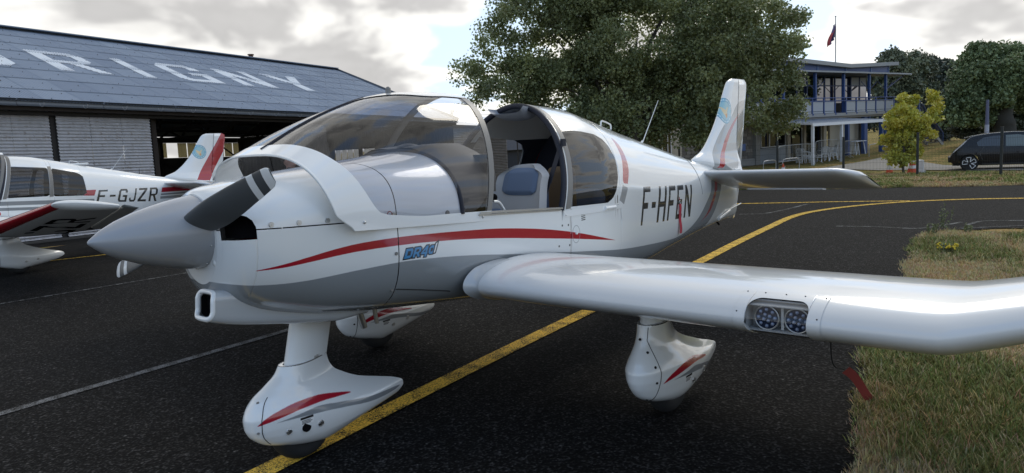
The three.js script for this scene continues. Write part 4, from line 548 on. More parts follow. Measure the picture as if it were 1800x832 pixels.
{ // red nose strips, letters beneath the wing and the window pillar of the parked aircraft
  const A = plane2; const W = A.children.filter(c => c.name === 'wing');
  const P = (z, s) => { const le = z < 2.95 ? 1.785 : 1.785 + (z - 2.95) / 1.41 * 0.50; return le; };
  const tmp = { add() {} };
  for (const [k, sd] of [[0, 1], [1, -1]]) { const B = wingShape(sd); mesh('leading_edge_strip', patch(40, 20, (a, b) => B(lerp(2.0, 4.30, a), lerp(-0.27, 0.25, b), 0.003), { flip: sd > 0 }), M.red, W[k]); }
  const B = wingShape(1), mk = (ch, z0, w, x0, h) => { const out = []; GLYPH[ch].forEach((pl, k) => { if (k) return; const sh = shapeOf(pl); if (GLYPH[ch][1]) sh.holes.push(new THREE.Path(GLYPH[ch][1].map(p => new THREE.Vector2(...p)))); const g = new THREE.ShapeGeometry(sh), q = g.attributes.position; for (let i = 0; i < q.count; i++) { const z = z0 + (q.getX(i) - q.getY(i) * 0.0) * w, f = x0 + (1 - q.getY(i)) * h, r = B(z, -Math.pow(f, 1 / 1.9), 0.004); q.setXYZ(i, ...r); } g.computeVertexNormals(); out.push(g); }); return merge(out); };
  ['J', 'Z', 'R'].forEach((ch, i) => mesh('wing_letter', mk(ch, 2.95 + i * 0.33, 0.26, 0.24, 0.42), M.black, W[0]));
  mesh('window_pillar', skin([3.474, 3.49, 3.51, 3.536], x => tOfY(x, 1.18), x => tOfY(x, 1.72), 16, 1, -0.003), M.hoop, A);
  mesh('air_vent', merge([rbx(0.36, 0.035, 0.16, 4.18, 1.735, 0, 0.015)]), M.white, A); mesh('antenna', merge([bar([5.30, 1.45, 0], [5.31, 1.58, 0], 0.008, 0.004, 8)]), M.black, A);
}
function wingShape(side) { const ZC = 2.95, ZT = 4.36, le = (z) => z < ZC ? 1.785 : 1.785 + (z - ZC) / (ZT - ZC) * 0.50, te = (z) => z < ZC ? 3.50 : 3.50 - (z - ZC) / (ZT - ZC) * 0.14, up = (z) => { const d = z - ZC; return 0.25 * (Math.max(0, d) + 0.02 * Math.exp(-Math.abs(d) / 0.06)); }, thk = (z) => z < ZC ? 0.150 : 0.150 - 0.015 * (z - ZC); return (z, s, off) => { const m = Math.min(1, Math.abs(s)) ** 1.9, c = te(z) - le(z), yL = 0.862 + up(z), yT = 0.695 + up(z) * 0.96 + 0.02 * sstep(ZC, ZT, z), t = foilT(m, thk(z)) * c, ang = Math.atan2(yL - yT, c), sg = s >= 0 ? 1 : -1, n = sg * (t + off) + 0.018 * c * Math.sin(Math.PI * Math.pow(m, 0.75)); return [le(z) + m * c + n * Math.sin(ang) - off * Math.exp(-m / 0.01), lerp(yL, yT, m) + n * Math.cos(ang), z * side]; }; }
// red tags: one on the tail side, one under the wing
{ const q = fus(4.79, tOfY(4.79, 1.08)); const t = thing('warning_tag', 'red streamer hanging on the tail side across the registration letters', 'streamer', [q[0], 0.757, q[2] + 0.006], 0, 'red warning streamers');
  mesh('strap', patch(2, 12, (a, b) => [lerp(-0.022, 0.022, a) * 1 + 0.0, b * 0.27, 0.004 + 0.004 * Math.sin(b * 9)]), M.tag, t); mesh('ring', new THREE.TorusGeometry(0.014, 0.003, 6, 18).translate(0, 0.285, 0.004), M.steel, t); mesh('cord', bar([0, 0.297, 0.002], [0, 0.33, 0], 0.003), M.red, t);
  const u = thing('warning_tag', 'faded red streamer dangling under the near wing at the edge of the grass', 'streamer', [2.95, 0, 2.33], 0, 'red warning streamers');
  mesh('strap', patch(2, 14, (a, b) => { const p0 = [-0.11, 0.35], p1 = [0.40, 0.03]; return [lerp(p0[0], p1[0], b) + lerp(-0.012, 0.012, a), lerp(p0[1], p1[1], b) + 0.015 * Math.sin(b * 5) + lerp(-0.016, 0.016, a), lerp(-0.01, 0.02, a)]; }), M.tag2, u); mesh('cord', tube([[-0.33, 0.80, 0], [-0.33, 0.46, 0], [-0.11, 0.35, 0]], 0.004, 20, 6), M.rubber, u); }
// ---------- hangar ----------
const HE = V3(0.97948684, -0.02755397, -0.19961539), HN = V3(0.19969121, 0, 0.97985888), HU = V3(0.026999, 0.99962032, -0.00550228), HC = V3(23.0402, -0.6434, -20.5212);
const hangar = thing('aircraft_hangar', 'long low hangar with blue grey corrugated roof and white roof lettering, left', 'hangar', [HC.x, HC.y, HC.z]);
hangar.quaternion.setFromRotationMatrix(new THREE.Matrix4().makeBasis(HE, HU, HN)); hangar.scale.setScalar(1.06); // the apron runs gently downhill along it
{
  const H = hangar, EY = 3.28, RY = 6.16, D2 = 6.9, X0 = -24, SL = Math.hypot(RY - EY, D2), sa = (RY - EY) / SL, ca = D2 / SL;
  const up = (s, o = 0) => [EY + s * sa + o * ca, -s * ca + o * sa]; // up the slope, o out of the roof
  const tones = [0, 1, 2, 3, 4].map(i => std([0.180 + 0.012 * i, 0.225 + 0.013 * i, 0.295 + 0.013 * i], 0.62));
  const pitch = 0.0762, cw = 0.9144, rows = 8, rl = SL / rows, amp = 0.009;
  const sheetG = (() => { const n = 48; return patch(n, 1, (a, b) => [a * (cw + 0.03) - 0.015, amp * Math.cos(a * (cw + 0.03) / pitch * 2 * Math.PI) + (1 - b) * 0.012, -b * (rl + 0.09)]); })();
  const roof = new THREE.Group(); roof.name = 'roof'; H.add(roof); const rr = rng(71), ang = Math.atan2(sa, ca);
  const nc = 26; for (let j = 0; j < rows; j++) for (let i = 0; i < nc; i++) { const m = mesh('roof_sheet', sheetG, tones[Math.floor(rr() * 5)], roof); const s = j * rl - (j ? 0.09 : 0.12), q = up(s, 0.012); m.position.set(-(i + 1) * cw + 0.06, q[0] + rr() * 0.003, q[1]); m.rotation.x = ang + (rr() - 0.5) * 0.002; m.rotation.z = 0; }
  const wood = std([0.032, 0.025, 0.021], 0.9), dark = std([0.03, 0.027, 0.025], 0.85), zinc = std([0.13, 0.145, 0.165], 0.45, { metalness: 0.5 }), galv = [0, 1, 2].map(i => std([0.30 + 0.03 * i, 0.30 + 0.03 * i, 0.305 + 0.03 * i], 0.5, { metalness: 0.25 }));
  const rust = std([0.10, 0.05, 0.03], 0.9);
  // lettering painted over the corrugations
  const paint = std([0.72, 0.75, 0.77], 0.7);
  const word = [['O', -18.15, -16.37], ['R', -15.38, -13.9], ['I', -13.15, -12.25], ['G', -11.5, -9.98], ['N', -9.12, -7.62], ['Y', -6.95, -5.05]];
  for (const [ch, x0, x1] of word) { const pos = [], idx = [], st = pitch / 4; for (let x = x0; x < x1; x += st) { const a = (x + st / 2 - x0) / (x1 - x0), ys = []; for (const pl of GLYPH[ch]) for (let k = 0; k < pl.length; k++) { const p = pl[k], q = pl[(k + 1) % pl.length]; if ((p[0] <= a) !== (q[0] <= a)) ys.push(p[1] + (q[1] - p[1]) * (a - p[0]) / (q[0] - p[0])); } ys.sort((p, q) => p - q); for (let k = 0; k + 1 < ys.length; k += 2) { const lo = 2.86, hh = 1.97, b0 = lo + ys[k] * hh, b1 = lo + ys[k + 1] * hh, base = pos.length / 3; for (const [xx, s] of [[x, b0], [x + st, b0], [x, b1], [x + st, b1]]) { const o = 0.030 + amp * Math.cos((xx - 0.06) / pitch * 2 * Math.PI), q = up(s, o); pos.push(xx, q[0], q[1]); } idx.push(base, base + 1, base + 2, base + 1, base + 3, base + 2); } } const g = new THREE.BufferGeometry(); g.setAttribute('position', new THREE.Float32BufferAttribute(pos, 3)); g.setIndex(idx); g.computeVertexNormals(); mesh('roof_letter', g, paint, roof); }
  mesh('ridge_cap', merge([sqbar([X0, RY + 0.04, -D2 + 0.1], [0.08, RY + 0.04, -D2 + 0.1], 0.34, 0.03)]), tones[2], roof);
  for (const x of [-5.0]) mesh('roof_vent', merge([new THREE.CylinderGeometry(0.09, 0.10, 0.14, 14).translate(x, RY + 0.10, -D2), new THREE.CylinderGeometry(0.13, 0.13, 0.04, 14).translate(x, RY + 0.18, -D2)]), rust, roof);
  mesh('back_slope', new THREE.BoxGeometry(24, 0.04, SL).rotateX(-ang).translate(-12, (EY + RY) / 2, -D2 * 1.5), tones[1], roof);
  mesh('verge_board', merge([sqbar([0.07, EY + 0.02, 0.1], [0.07, RY + 0.02, -D2], 0.05, 0.16)]), zinc, roof);
  { const g = [], bg = new THREE.ConeGeometry(0.016, 0.03, 5), r3 = rng(72); for (let j = 0; j <= rows; j++) for (let k = 0; k < 78; k++) for (const h of j === rows ? [0] : [0, 0.5]) { if (h && k % 2) continue; const q = up(j * rl + h * rl + (j ? 0.01 : 0.12), 0.034); g.push(bg.clone().translate(-0.2 - k * 0.457 + (r3() - 0.5) * 0.05, q[0], q[1])); } const m = mesh('roof_bolt', merge(g), std([0.03, 0.03, 0.032], 0.8), roof); m.userData.kind = 'stuff'; }
  // gutter in lengths, brackets, fascia beam
  for (let k = 0; k < 12; k++) { const g = new THREE.CylinderGeometry(0.085, 0.085, 1.99, 16, 1, true, -Math.PI / 2, Math.PI).rotateZ(Math.PI / 2); g.rotateX(Math.PI); const m = mesh('gutter', g, zinc, H); m.position.set(-1 - 2 * k, 3.22 - 0.004 * (k % 2), 0.17); }
  for (let k = 0; k < 24; k++) { const m = mesh('gutter_bracket', H.userData.gb || (H.userData.gb = new THREE.TorusGeometry(0.091, 0.008, 5, 12, Math.PI).rotateZ(Math.PI).rotateY(Math.PI / 2)), galv[2], H); m.position.set(-0.5 - k * 1.0, 3.22, 0.17); } delete H.userData.gb;
  mesh('eave_beam', bx(24, 0.14, 0.10, -12, 3.12, -0.02), wood, H); mesh('door_track', bx(29, 0.08, 0.12, -9.5, 3.05 - 0.04, -0.24), dark, H);
  // doors of horizontally ribbed sheet
  const DH = 3.04, doorG = (w) => patch(6, 39 * 6, (a, b) => [a * w, b * DH, 0.019 * Math.cos(b * 39 * 2 * Math.PI) + 0.004 * Math.sin(a * 5)]);
  const doorTex = (() => { const a = tileNoise(64, 81), c = tileNoise(16, 82), r = rng(83); return pixTex(512, 512, (i, j) => { const m = a(i / 8, j / 30), v = 206 + 14 * (c(i / 32, j / 32) - 0.5) + 8 * (m - 0.5) + 6 * (r() - 0.5), t = sstep(0.70, 0.84, a(i / 40, j / 5)) * sstep(0.45, 0.7, c(i / 32 + 9, j / 32)); return [lerp(v, 140, t * 0.4), lerp(v, 122, t * 0.4), lerp(v * 1.005, 106, t * 0.4)]; }); })();
  const doorMat = std([0.72, 0.72, 0.74], 0.55, { map: doorTex });
  function door(x0, w, z, n) { const d = new THREE.Group(); d.name = 'sliding_door'; H.add(d); d.position.set(x0, 0.06, z); const sw = w / n; const g = doorG(sw - 0.004); for (let k = 0; k < n; k++) { const m = mesh('door_sheet', g, doorMat, d); m.position.set(k * sw + 0.002, 0, k % 2 ? 0.002 : 0); } mesh('door_frame', merge([bx(w, 0.06, 0.05, w / 2, 0.03, -0.05), bx(w, 0.06, 0.05, w / 2, DH - 0.03, -0.05), bx(0.06, DH - 0.12, 0.05, 0.03, DH / 2, -0.05), bx(0.06, DH - 0.12, 0.05, w - 0.03, DH / 2, -0.05)]), dark, d); }
  door(-16.97, 2.44, -0.30, 3); door(-19.62, 2.53, -0.36, 3); door(-22.2, 2.53, -0.30, 3); door(0.12, 4.94, -0.30, 2);
  mesh('door_post', bx(0.10, 3.0, 0.10, -17.02, 1.5, -0.42), dark, H);
  // inside: floor, frames, purlins, walls with boards and lights
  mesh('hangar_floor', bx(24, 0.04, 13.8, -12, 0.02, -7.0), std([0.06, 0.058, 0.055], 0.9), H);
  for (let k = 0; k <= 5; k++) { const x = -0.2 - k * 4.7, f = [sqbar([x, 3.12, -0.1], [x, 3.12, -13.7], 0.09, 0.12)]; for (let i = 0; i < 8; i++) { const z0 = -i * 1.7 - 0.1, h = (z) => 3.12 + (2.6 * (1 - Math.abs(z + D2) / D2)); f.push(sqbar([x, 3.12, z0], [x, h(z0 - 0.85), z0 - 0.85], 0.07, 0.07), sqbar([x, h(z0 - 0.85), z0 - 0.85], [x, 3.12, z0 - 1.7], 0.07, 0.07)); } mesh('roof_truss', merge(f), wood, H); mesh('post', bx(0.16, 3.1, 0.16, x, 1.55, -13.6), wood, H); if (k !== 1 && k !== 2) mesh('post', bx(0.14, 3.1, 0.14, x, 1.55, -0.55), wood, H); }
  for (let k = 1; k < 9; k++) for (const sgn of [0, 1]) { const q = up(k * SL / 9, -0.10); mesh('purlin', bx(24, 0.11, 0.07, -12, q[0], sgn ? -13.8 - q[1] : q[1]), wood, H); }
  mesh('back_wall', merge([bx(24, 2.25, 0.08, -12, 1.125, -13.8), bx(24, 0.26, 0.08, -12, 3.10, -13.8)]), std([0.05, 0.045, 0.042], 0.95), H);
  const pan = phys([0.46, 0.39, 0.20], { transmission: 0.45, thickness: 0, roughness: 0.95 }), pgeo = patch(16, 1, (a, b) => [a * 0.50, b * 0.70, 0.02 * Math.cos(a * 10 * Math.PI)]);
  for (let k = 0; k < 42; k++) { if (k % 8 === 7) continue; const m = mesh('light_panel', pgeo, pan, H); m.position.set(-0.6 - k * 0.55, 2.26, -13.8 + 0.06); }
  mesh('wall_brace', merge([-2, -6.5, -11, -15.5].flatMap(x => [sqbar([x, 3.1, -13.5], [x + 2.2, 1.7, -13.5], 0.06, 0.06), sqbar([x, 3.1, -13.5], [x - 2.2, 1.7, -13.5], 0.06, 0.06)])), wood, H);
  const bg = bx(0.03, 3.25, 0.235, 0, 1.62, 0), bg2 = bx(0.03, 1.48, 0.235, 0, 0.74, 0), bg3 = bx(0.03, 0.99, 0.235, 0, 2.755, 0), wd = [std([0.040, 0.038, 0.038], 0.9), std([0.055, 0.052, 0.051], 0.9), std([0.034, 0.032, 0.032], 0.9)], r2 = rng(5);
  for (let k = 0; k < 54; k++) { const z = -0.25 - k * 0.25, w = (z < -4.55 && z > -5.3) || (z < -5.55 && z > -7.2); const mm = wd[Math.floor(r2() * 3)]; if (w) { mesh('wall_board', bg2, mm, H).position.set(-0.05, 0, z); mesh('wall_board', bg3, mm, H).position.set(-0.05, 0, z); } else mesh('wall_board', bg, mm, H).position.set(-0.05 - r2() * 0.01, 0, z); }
  for (const z of [-4.78, -5.12, -5.78, -6.16, -6.54, -6.92]) mesh('window_pane', bx(0.01, 0.78, 0.33, -0.05, 1.87, z), phys([0.9, 0.9, 0.88], { transmission: 0.7, roughness: 0.8, thickness: 0 }), H);
  mesh('gable_wall', ext([[0, 3.25], [13.8, 3.25], [6.9, 6.08]], 0.04).rotateY(Math.PI / 2).translate(-0.06, 0, 0), wd[0], H);
  mesh('end_wall', bx(0.08, 3.2, 13.8, -23.9, 1.6, -6.9), wd[1], H);
}
// poles and wires behind the hangar
{ const p = onGround(801, 95), y = at(801, 190, 95).y; const t = thing('utility_pole', 'concrete power pole with insulators seen through the canopy', 'pole', [p.x, p.y, p.z], 0.3); mesh('shaft', bar([0, 0, 0], [0, y - p.y, 0], 0.32, 0.22, 8), std([0.30, 0.30, 0.29], 0.9), t); mesh('cross_arm', sqbar([-0.2, y - p.y - 0.5, 0], [2.6, y - p.y - 0.2, 0], 0.14, 0.14), std([0.2, 0.2, 0.2], 0.7), t); for (let k = 0; k < 3; k++) mesh('insulator', bar([0.6 + k * 0.8, y - p.y - 0.6, 0], [0.6 + k * 0.8, y - p.y - 0.2, 0], 0.08, 0.08, 8), M.seal, t);
  const q = onGround(912, 60), yq = at(912, 232, 60).y; const t2 = thing('utility_pole', 'thin wooden pole seen through the open cabin', 'pole', [q.x, q.y, q.z]); mesh('shaft', bar([0, 0, 0], [0, yq - q.y, 0], 0.06, 0.05, 8), std([0.10, 0.09, 0.08], 0.9), t2);
  for (let k = 0; k < 3; k++) { const a = at(802 + k * 3, 196 + k * 3, 95), b = at(1010, 150 + k * 16, 60), c = a.clone().lerp(b, 0.5); c.y -= 0.8; const l = thing('power_line', ['upper power line between the pole and the tree', 'middle power line between the pole and the tree', 'lowest power line between the pole and the tree'][k], 'cable', [a.x, 0, a.z]); mesh('wire', tube([a, c, b].map(v => v.clone().sub(V3(a.x, 0, a.z))), 0.018, 24, 5), M.rubber, l); } }
{ // far shed seen through the cabin
  const c = onGround(900, 70), s2 = thing('grey_shed', 'low distant shed with grey pitched roof seen through the cabin', 'shed', [c.x, c.y, c.z], 0.5); mesh('wall', bx(7, 1.7, 5, 0, 0.85, 0), std([0.13, 0.13, 0.135], 0.9), s2); mesh('roof', ext([[-3.9, 1.65], [3.9, 1.65], [2.4, 2.7], [-2.4, 2.7]], 5.6).translate(0, 0, -2.8), std([0.20, 0.205, 0.22], 0.8), s2); }
// ---------- clubhouse ----------
const CA = V3(44.08, -0.6, -12.02), CX = V3(0.98277552, 0, 0.18480334), CZ = V3(-0.18480334, 0, 0.98277552);
const cl = (u, v, z = 0) => { const r = ray(u, v), P0 = CA.clone().addScaledVector(CZ, z), t = CZ.dot(P0.sub(CAM)) / CZ.dot(r), q = CAM.clone().addScaledVector(r, t).sub(CA); return [q.dot(CX), q.y]; };
const clW = (x, z) => { const p = CA.clone().addScaledVector(CX, x).addScaledVector(CZ, z); return p; };
const club = thing('club_house', 'two storey club house with blue steel frame, balcony and butterfly roof', 'building', [CA.x, CA.y, CA.z], -0.18587);
const BLUE = std([0.030, 0.068, 0.20], 0.5), blueD = std([0.018, 0.036, 0.10], 0.55), greyW = std([0.36, 0.375, 0.39], 0.7), winGlass = phys([0.15, 0.15, 0.165], { roughness: 0.03, metalness: 1 }), winDark = phys([0.07, 0.075, 0.08], { roughness: 0.03, metalness: 1 }), cream = std([0.44, 0.40, 0.33], 0.9), concrete = std([0.30, 0.295, 0.28], 0.9), whiteFr = std([0.6, 0.61, 0.62], 0.5);
{
  const C = club, roofG = std([0.30, 0.31, 0.31], 0.7), U = 0.6; // local y = world y + 0.6
  const rt = [[-7, 6.45], [6.44, 6.03], [13.46, 6.34]], th = 0.24;
  mesh('roof', ext([rt[0], rt[1], rt[2], [13.46, 6.34 - th], [6.44, 6.03 - th], [-7, 6.45 - th]], 8.3).translate(0, 0, -8.0), roofG, C);
  const fp = [-7, -3.6, 0.1, 2.55, 6.2, 9.75, 12.47]; for (let k = 0; k < fp.length - 1; k++) { const a = fp[k] + 0.04, b = fp[k + 1] - 0.04, yt = (x) => interp([-7, 6.44, 13.46], [6.2, 5.78, 6.09], x); const pts = [[a, 5.60], [b, 5.60], [b, yt(b)]]; if (a < 6.44 && b > 6.44) pts.push([6.44, 5.78]); pts.push([a, yt(a)]); mesh('fascia_panel', ext(pts, 0.06).translate(0, 0, -0.06), BLUE, C); mesh('fascia_post', bx(0.09, yt(b) - 5.58, 0.10, fp[k + 1], (yt(b) + 5.58) / 2, -0.01), std([0.10, 0.17, 0.33], 0.5), C); }
  mesh('eave_canopy', bx(23, 0.07, 1.6, 4.55, 5.52, -0.70), std([0.16, 0.17, 0.18], 0.6), C);
  mesh('canopy_edge', bx(23, 0.10, 0.05, 4.55, 5.52, 0.125), std([0.28, 0.30, 0.32], 0.5), C);
  const px = [-5.0, -1.2, 2.54, 6.22, 9.86, 12.4];
  for (const x of px) { mesh('steel_post', bx(0.16, 3.1, 0.16, x, 4.0, -0.15), BLUE, C); if (x > 9 || x < 3) mesh('brace', merge([sqbar([x, 4.35, -0.15], [x + 1.15, 4.95, -0.15], 0.035, 0.035), sqbar([x, 4.35, -0.15], [x - 1.15, 4.95, -0.15], 0.035, 0.035)]), blueD, C); }
  mesh('brace', sqbar([12.4, 4.4, -0.15], [15.4, 5.5, -0.15], 0.07, 0.07), blueD, C);
  // upper glazing, set back on the balcony: each bay frame, pane, transom light
  const zW = -1.5; mesh('upper_wall', merge([bx(19.4, 3.2, 0.1, 2.7, 4.2, -7.9), bx(0.1, 3.2, 6.4, 12.35, 4.2, -4.7), bx(19.4, 0.12, 6.4, 2.7, 5.62, -4.7)]), std([0.10, 0.11, 0.13], 0.9), C);
  mesh('upper_floor', bx(19.4, 0.08, 6.4, 2.7, 2.9, -4.7), std([0.16, 0.15, 0.14], 0.9), C);
  const bays = [-7, -5.4, -3.8, -2.2, -0.6, 1.0, 2.6, 3.9, 5.05, 6.2, 7.6, 8.7, 9.9, 11.2, 12.3];
  bays.slice(0, -1).forEach((x, k) => { const w = bays[k + 1] - x, isDoor = k === 8; const f = mesh(isDoor ? 'door' : 'window', merge([bx(0.13, 2.62, 0.1, x + 0.065, 4.17, zW), bx(w, 0.08, 0.1, x + w / 2, 5.44, zW), bx(w, 0.07, 0.09, x + w / 2, 4.78, zW), bx(w, isDoor ? 0.9 : 0.10, 0.08, x + w / 2, isDoor ? 3.35 : 2.95, zW)]), blueD, C); mesh('pane', bx(w - 0.10, 1.72, 0.02, x + w / 2 + 0.03, 3.88, zW), winGlass, f); mesh('transom_pane', bx(w - 0.10, 0.56, 0.02, x + w / 2 + 0.03, 5.10, zW), k === 6 || k > 11 ? greyW : winDark, f); });
  for (const [x, w, y, h] of [[1.4, 1.2, 5.1, 0.55], [8.8, 1.0, 4.0, 1.0], [11.1, 1.0, 4.2, 1.4]]) mesh('blind', bx(w, h, 0.02, x, y, zW - 0.1), std([0.42, 0.43, 0.43], 0.9), C);
  // balcony
  mesh('balcony_slab', bx(25.0, 0.20, 1.7, 5.3, 2.78, -0.75), concrete, C); mesh('balcony_beam', bx(25.0, 0.14, 0.14, 5.3, 2.62, -0.1), std([0.26, 0.25, 0.24], 0.9), C);
  for (const y of [3.86, 3.66]) mesh('balcony_rail', bar([-7, y, 0.05], [17.7, y, 0.05], 0.03, 0.03, 8), BLUE, C);
  for (let k = 0; k < 18; k++) { const x = -6.9 + k * 1.44 + 0.11; mesh('balcony_post', merge([bx(0.10, 1.05, 0.07, x, 3.34, 0.03), bx(0.16, 0.10, 0.14, x - 0.03, 2.83, 0.05)]), BLUE, C); if (x < 12.2 && Math.abs(x - 5.3) > 0.8) { mesh('balcony_panel', bx(1.22, 0.60, 0.03, x + 0.72, 3.33, 0.02), greyW, C); mesh('balcony_panel', bx(1.22, 0.10, 0.03, x + 0.72, 2.95, 0.02), greyW, C); } else if (x > 12.2 && x < 17) mesh('balcony_grille', merge(Array.from({ length: 11 }, (_, i) => bar([x + 0.12 + i * 0.12, 2.9, 0.03], [x + 0.12 + i * 0.12, 3.64, 0.03], 0.012, 0.012, 5))), blueD, C); }
  // ground floor: glazing, rendered piers, recess with blue columns
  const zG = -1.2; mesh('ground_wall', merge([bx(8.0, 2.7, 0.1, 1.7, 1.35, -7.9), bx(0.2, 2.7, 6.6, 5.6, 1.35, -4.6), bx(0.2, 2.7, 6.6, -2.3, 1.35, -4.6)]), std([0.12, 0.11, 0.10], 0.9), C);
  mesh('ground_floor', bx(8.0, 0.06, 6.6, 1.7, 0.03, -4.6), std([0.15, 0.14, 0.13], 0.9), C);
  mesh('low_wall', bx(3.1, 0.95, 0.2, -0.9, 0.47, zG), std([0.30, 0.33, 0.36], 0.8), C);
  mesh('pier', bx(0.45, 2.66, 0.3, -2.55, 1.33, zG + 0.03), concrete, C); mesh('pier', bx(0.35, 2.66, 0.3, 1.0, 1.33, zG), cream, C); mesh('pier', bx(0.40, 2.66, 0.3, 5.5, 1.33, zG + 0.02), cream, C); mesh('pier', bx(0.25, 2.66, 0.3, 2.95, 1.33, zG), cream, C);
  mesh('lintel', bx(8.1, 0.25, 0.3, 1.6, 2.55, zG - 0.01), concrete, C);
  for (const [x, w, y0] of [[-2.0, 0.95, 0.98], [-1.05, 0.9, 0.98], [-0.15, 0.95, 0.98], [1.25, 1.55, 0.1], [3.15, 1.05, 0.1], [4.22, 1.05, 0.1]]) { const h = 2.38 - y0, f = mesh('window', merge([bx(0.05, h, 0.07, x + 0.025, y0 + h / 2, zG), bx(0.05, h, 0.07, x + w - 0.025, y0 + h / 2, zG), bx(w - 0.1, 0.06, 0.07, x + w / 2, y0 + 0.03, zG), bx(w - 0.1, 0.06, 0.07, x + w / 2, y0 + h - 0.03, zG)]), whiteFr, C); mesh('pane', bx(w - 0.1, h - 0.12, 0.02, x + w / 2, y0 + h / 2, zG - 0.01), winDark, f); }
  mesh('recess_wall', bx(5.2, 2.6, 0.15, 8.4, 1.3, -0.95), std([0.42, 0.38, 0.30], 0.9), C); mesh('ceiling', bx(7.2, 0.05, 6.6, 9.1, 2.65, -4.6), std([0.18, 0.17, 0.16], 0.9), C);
  for (const x of [6.95, 9.4, 12.0]) mesh('blue_column', bx(x === 9.4 ? 0.42 : 0.24, 2.66, 0.24, x, 1.33, -0.25), BLUE, C);
  mesh('blue_door', bx(0.75, 2.5, 0.08, 10.2, 1.25, -0.6), std([0.06, 0.08, 0.16], 0.6), C);
  // stone wing with each course laid in blocks
  mesh('wing_wall', bx(9.6, 2.75, 0.4, -7.4, 1.37, zG - 0.25), std([0.20, 0.19, 0.17], 0.95), C);
  { const r = rng(91), gs = [[], [], []], colr = [[0.215, 0.195, 0.17], [0.27, 0.25, 0.22], [0.17, 0.155, 0.14]]; for (let y = 0.42; y < 2.7; y += 0.19) { let x = -9.75; while (x < -2.8) { const w = 0.22 + r() * 0.30; if (x + w > -2.78) break; gs[Math.floor(r() * 3)].push(rbx(w - 0.025, 0.165, 0.09 + r() * 0.025, x + w / 2, y + 0.09, zG - 0.03, 0.012)); x += w; } } gs.forEach((g, i) => { const m = mesh('stone', merge(g), std(colr[i], 0.95), C); m.userData.kind = 'stuff'; }); }
  mesh('plinth', bx(7.1, 0.42, 0.18, -6.3, 0.21, zG), concrete, C);
  mesh('rendered_wall', bx(2.5, 2.75, 0.16, -11.0, 1.375, zG), cream, C);
  { const f = mesh('window', merge([bx(0.06, 1.2, 0.08, -11.46, 1.75, zG + 0.1), bx(0.06, 1.2, 0.08, -10.72, 1.75, zG + 0.1), bx(0.05, 1.2, 0.08, -11.0, 1.75, zG + 0.1), bx(0.8, 0.06, 0.10, -11.09, 1.12, zG + 0.1), bx(0.8, 0.06, 0.08, -11.09, 2.38, zG + 0.1)]), std([0.75, 0.76, 0.78], 0.5), C); mesh('pane', bx(0.7, 1.2, 0.02, -11.09, 1.75, zG + 0.09), winGlass, f); }
  mesh('meter_box', merge([rbx(0.42, 0.42, 0.16, -4.1, 1.12, zG + 0.12, 0.02)]), std([0.10, 0.16, 0.36], 0.6), C); mesh('meter_box', rbx(0.28, 0.36, 0.14, -4.55, 1.12, zG + 0.11, 0.02), std([0.34, 0.35, 0.35], 0.6), C);
  mesh('notice_board', bx(0.75, 0.40, 0.03, -6.4, 0.62, zG + 0.13), std([0.62, 0.64, 0.66], 0.6), C);
  mesh('hose_reel', new THREE.TorusGeometry(0.42, 0.045, 10, 28).translate(-7.8, 1.05, zG + 0.12), M.rubber, C);
  mesh('grey_locker', bx(1.5, 0.95, 0.5, -11.1, 0.48, zG + 0.5), std([0.055, 0.06, 0.075], 0.6), C);
  // outside stair
  { const sx = 17.5, ex = 22.6, sy = 2.85, st = new THREE.Group(); st.name = 'stair'; C.add(st); const n = 14; for (let k = 0; k < n; k++) mesh('step', bx(0.30, 0.05, 1.1, lerp(sx, ex, (k + 0.5) / n), lerp(sy, 0.1, (k + 0.5) / n), -0.65), concrete, st); for (const z of [-0.06, -1.24]) { mesh('stringer', sqbar([sx, sy - 0.12, z], [ex, -0.05, z], 0.06, 0.26), concrete, st); mesh('hand_rail', bar([sx, sy + 0.98, z], [ex, 0.95, z], 0.028, 0.028, 8), BLUE, st); mesh('hand_rail', bar([ex, 0.95, z], [ex, 0, z], 0.028, 0.028, 8), BLUE, st); mesh('baluster', merge(Array.from({ length: 26 }, (_, i) => { const t = i / 25, x = lerp(sx, ex, t), y = lerp(sy, 0, t); return bar([x, y, z], [x, y + 0.95, z], 0.012, 0.012, 5); })), blueD, st); } }
}
{ // terrace roof on posts, its furniture and barriers
  const z1 = 3.0, L = cl(1428, 219, z1), R = cl(1560, 212.5, z1), y0 = L[1], t = thing('terrace_roof', 'grey terrace roof on slim white posts before the club house', 'canopy', [CA.x, CA.y, CA.z], -0.18587);
  const xa = L[0], xb = R[0], zb = -1.0, yb = 2.62, n = 9;
  for (let k = 0; k < n; k++) { const a = lerp(xa, xb, k / n) + 0.02, b = lerp(xa, xb, (k + 1) / n) - 0.02; mesh('roof_panel', patch(1, 1, (p, q) => [lerp(a, b, p), lerp(y0 + 0.06, yb, q), lerp(z1, zb, q)]), phys([0.15, 0.185, 0.24], { roughness: 0.8, specularIntensity: 0.2 }), t); }
  mesh('front_beam', bx(xb - xa + 0.1, 0.16, 0.08, (xa + xb) / 2, y0 - 0.02, z1 + 0.03), std([0.66, 0.68, 0.70], 0.4), t);
  for (let k = 0; k <= n; k++) mesh('rafter', sqbar([lerp(xa, xb, k / n), y0 + 0.02, z1], [lerp(xa, xb, k / n), yb - 0.04, zb], 0.05, 0.09), std([0.55, 0.57, 0.60], 0.4), t);
  for (const x of [xa + 0.15, cl(1481, 240, z1)[0]]) mesh('post', bx(0.13, y0, 0.13, x, y0 / 2, z1 - 0.05), std([0.62, 0.64, 0.67], 0.4), t);
  mesh('blue_post', bx(0.10, y0, 0.10, xb - 0.15, y0 / 2, z1 - 0.05), BLUE, t);
}
const white2 = std([0.72, 0.73, 0.74], 0.45);
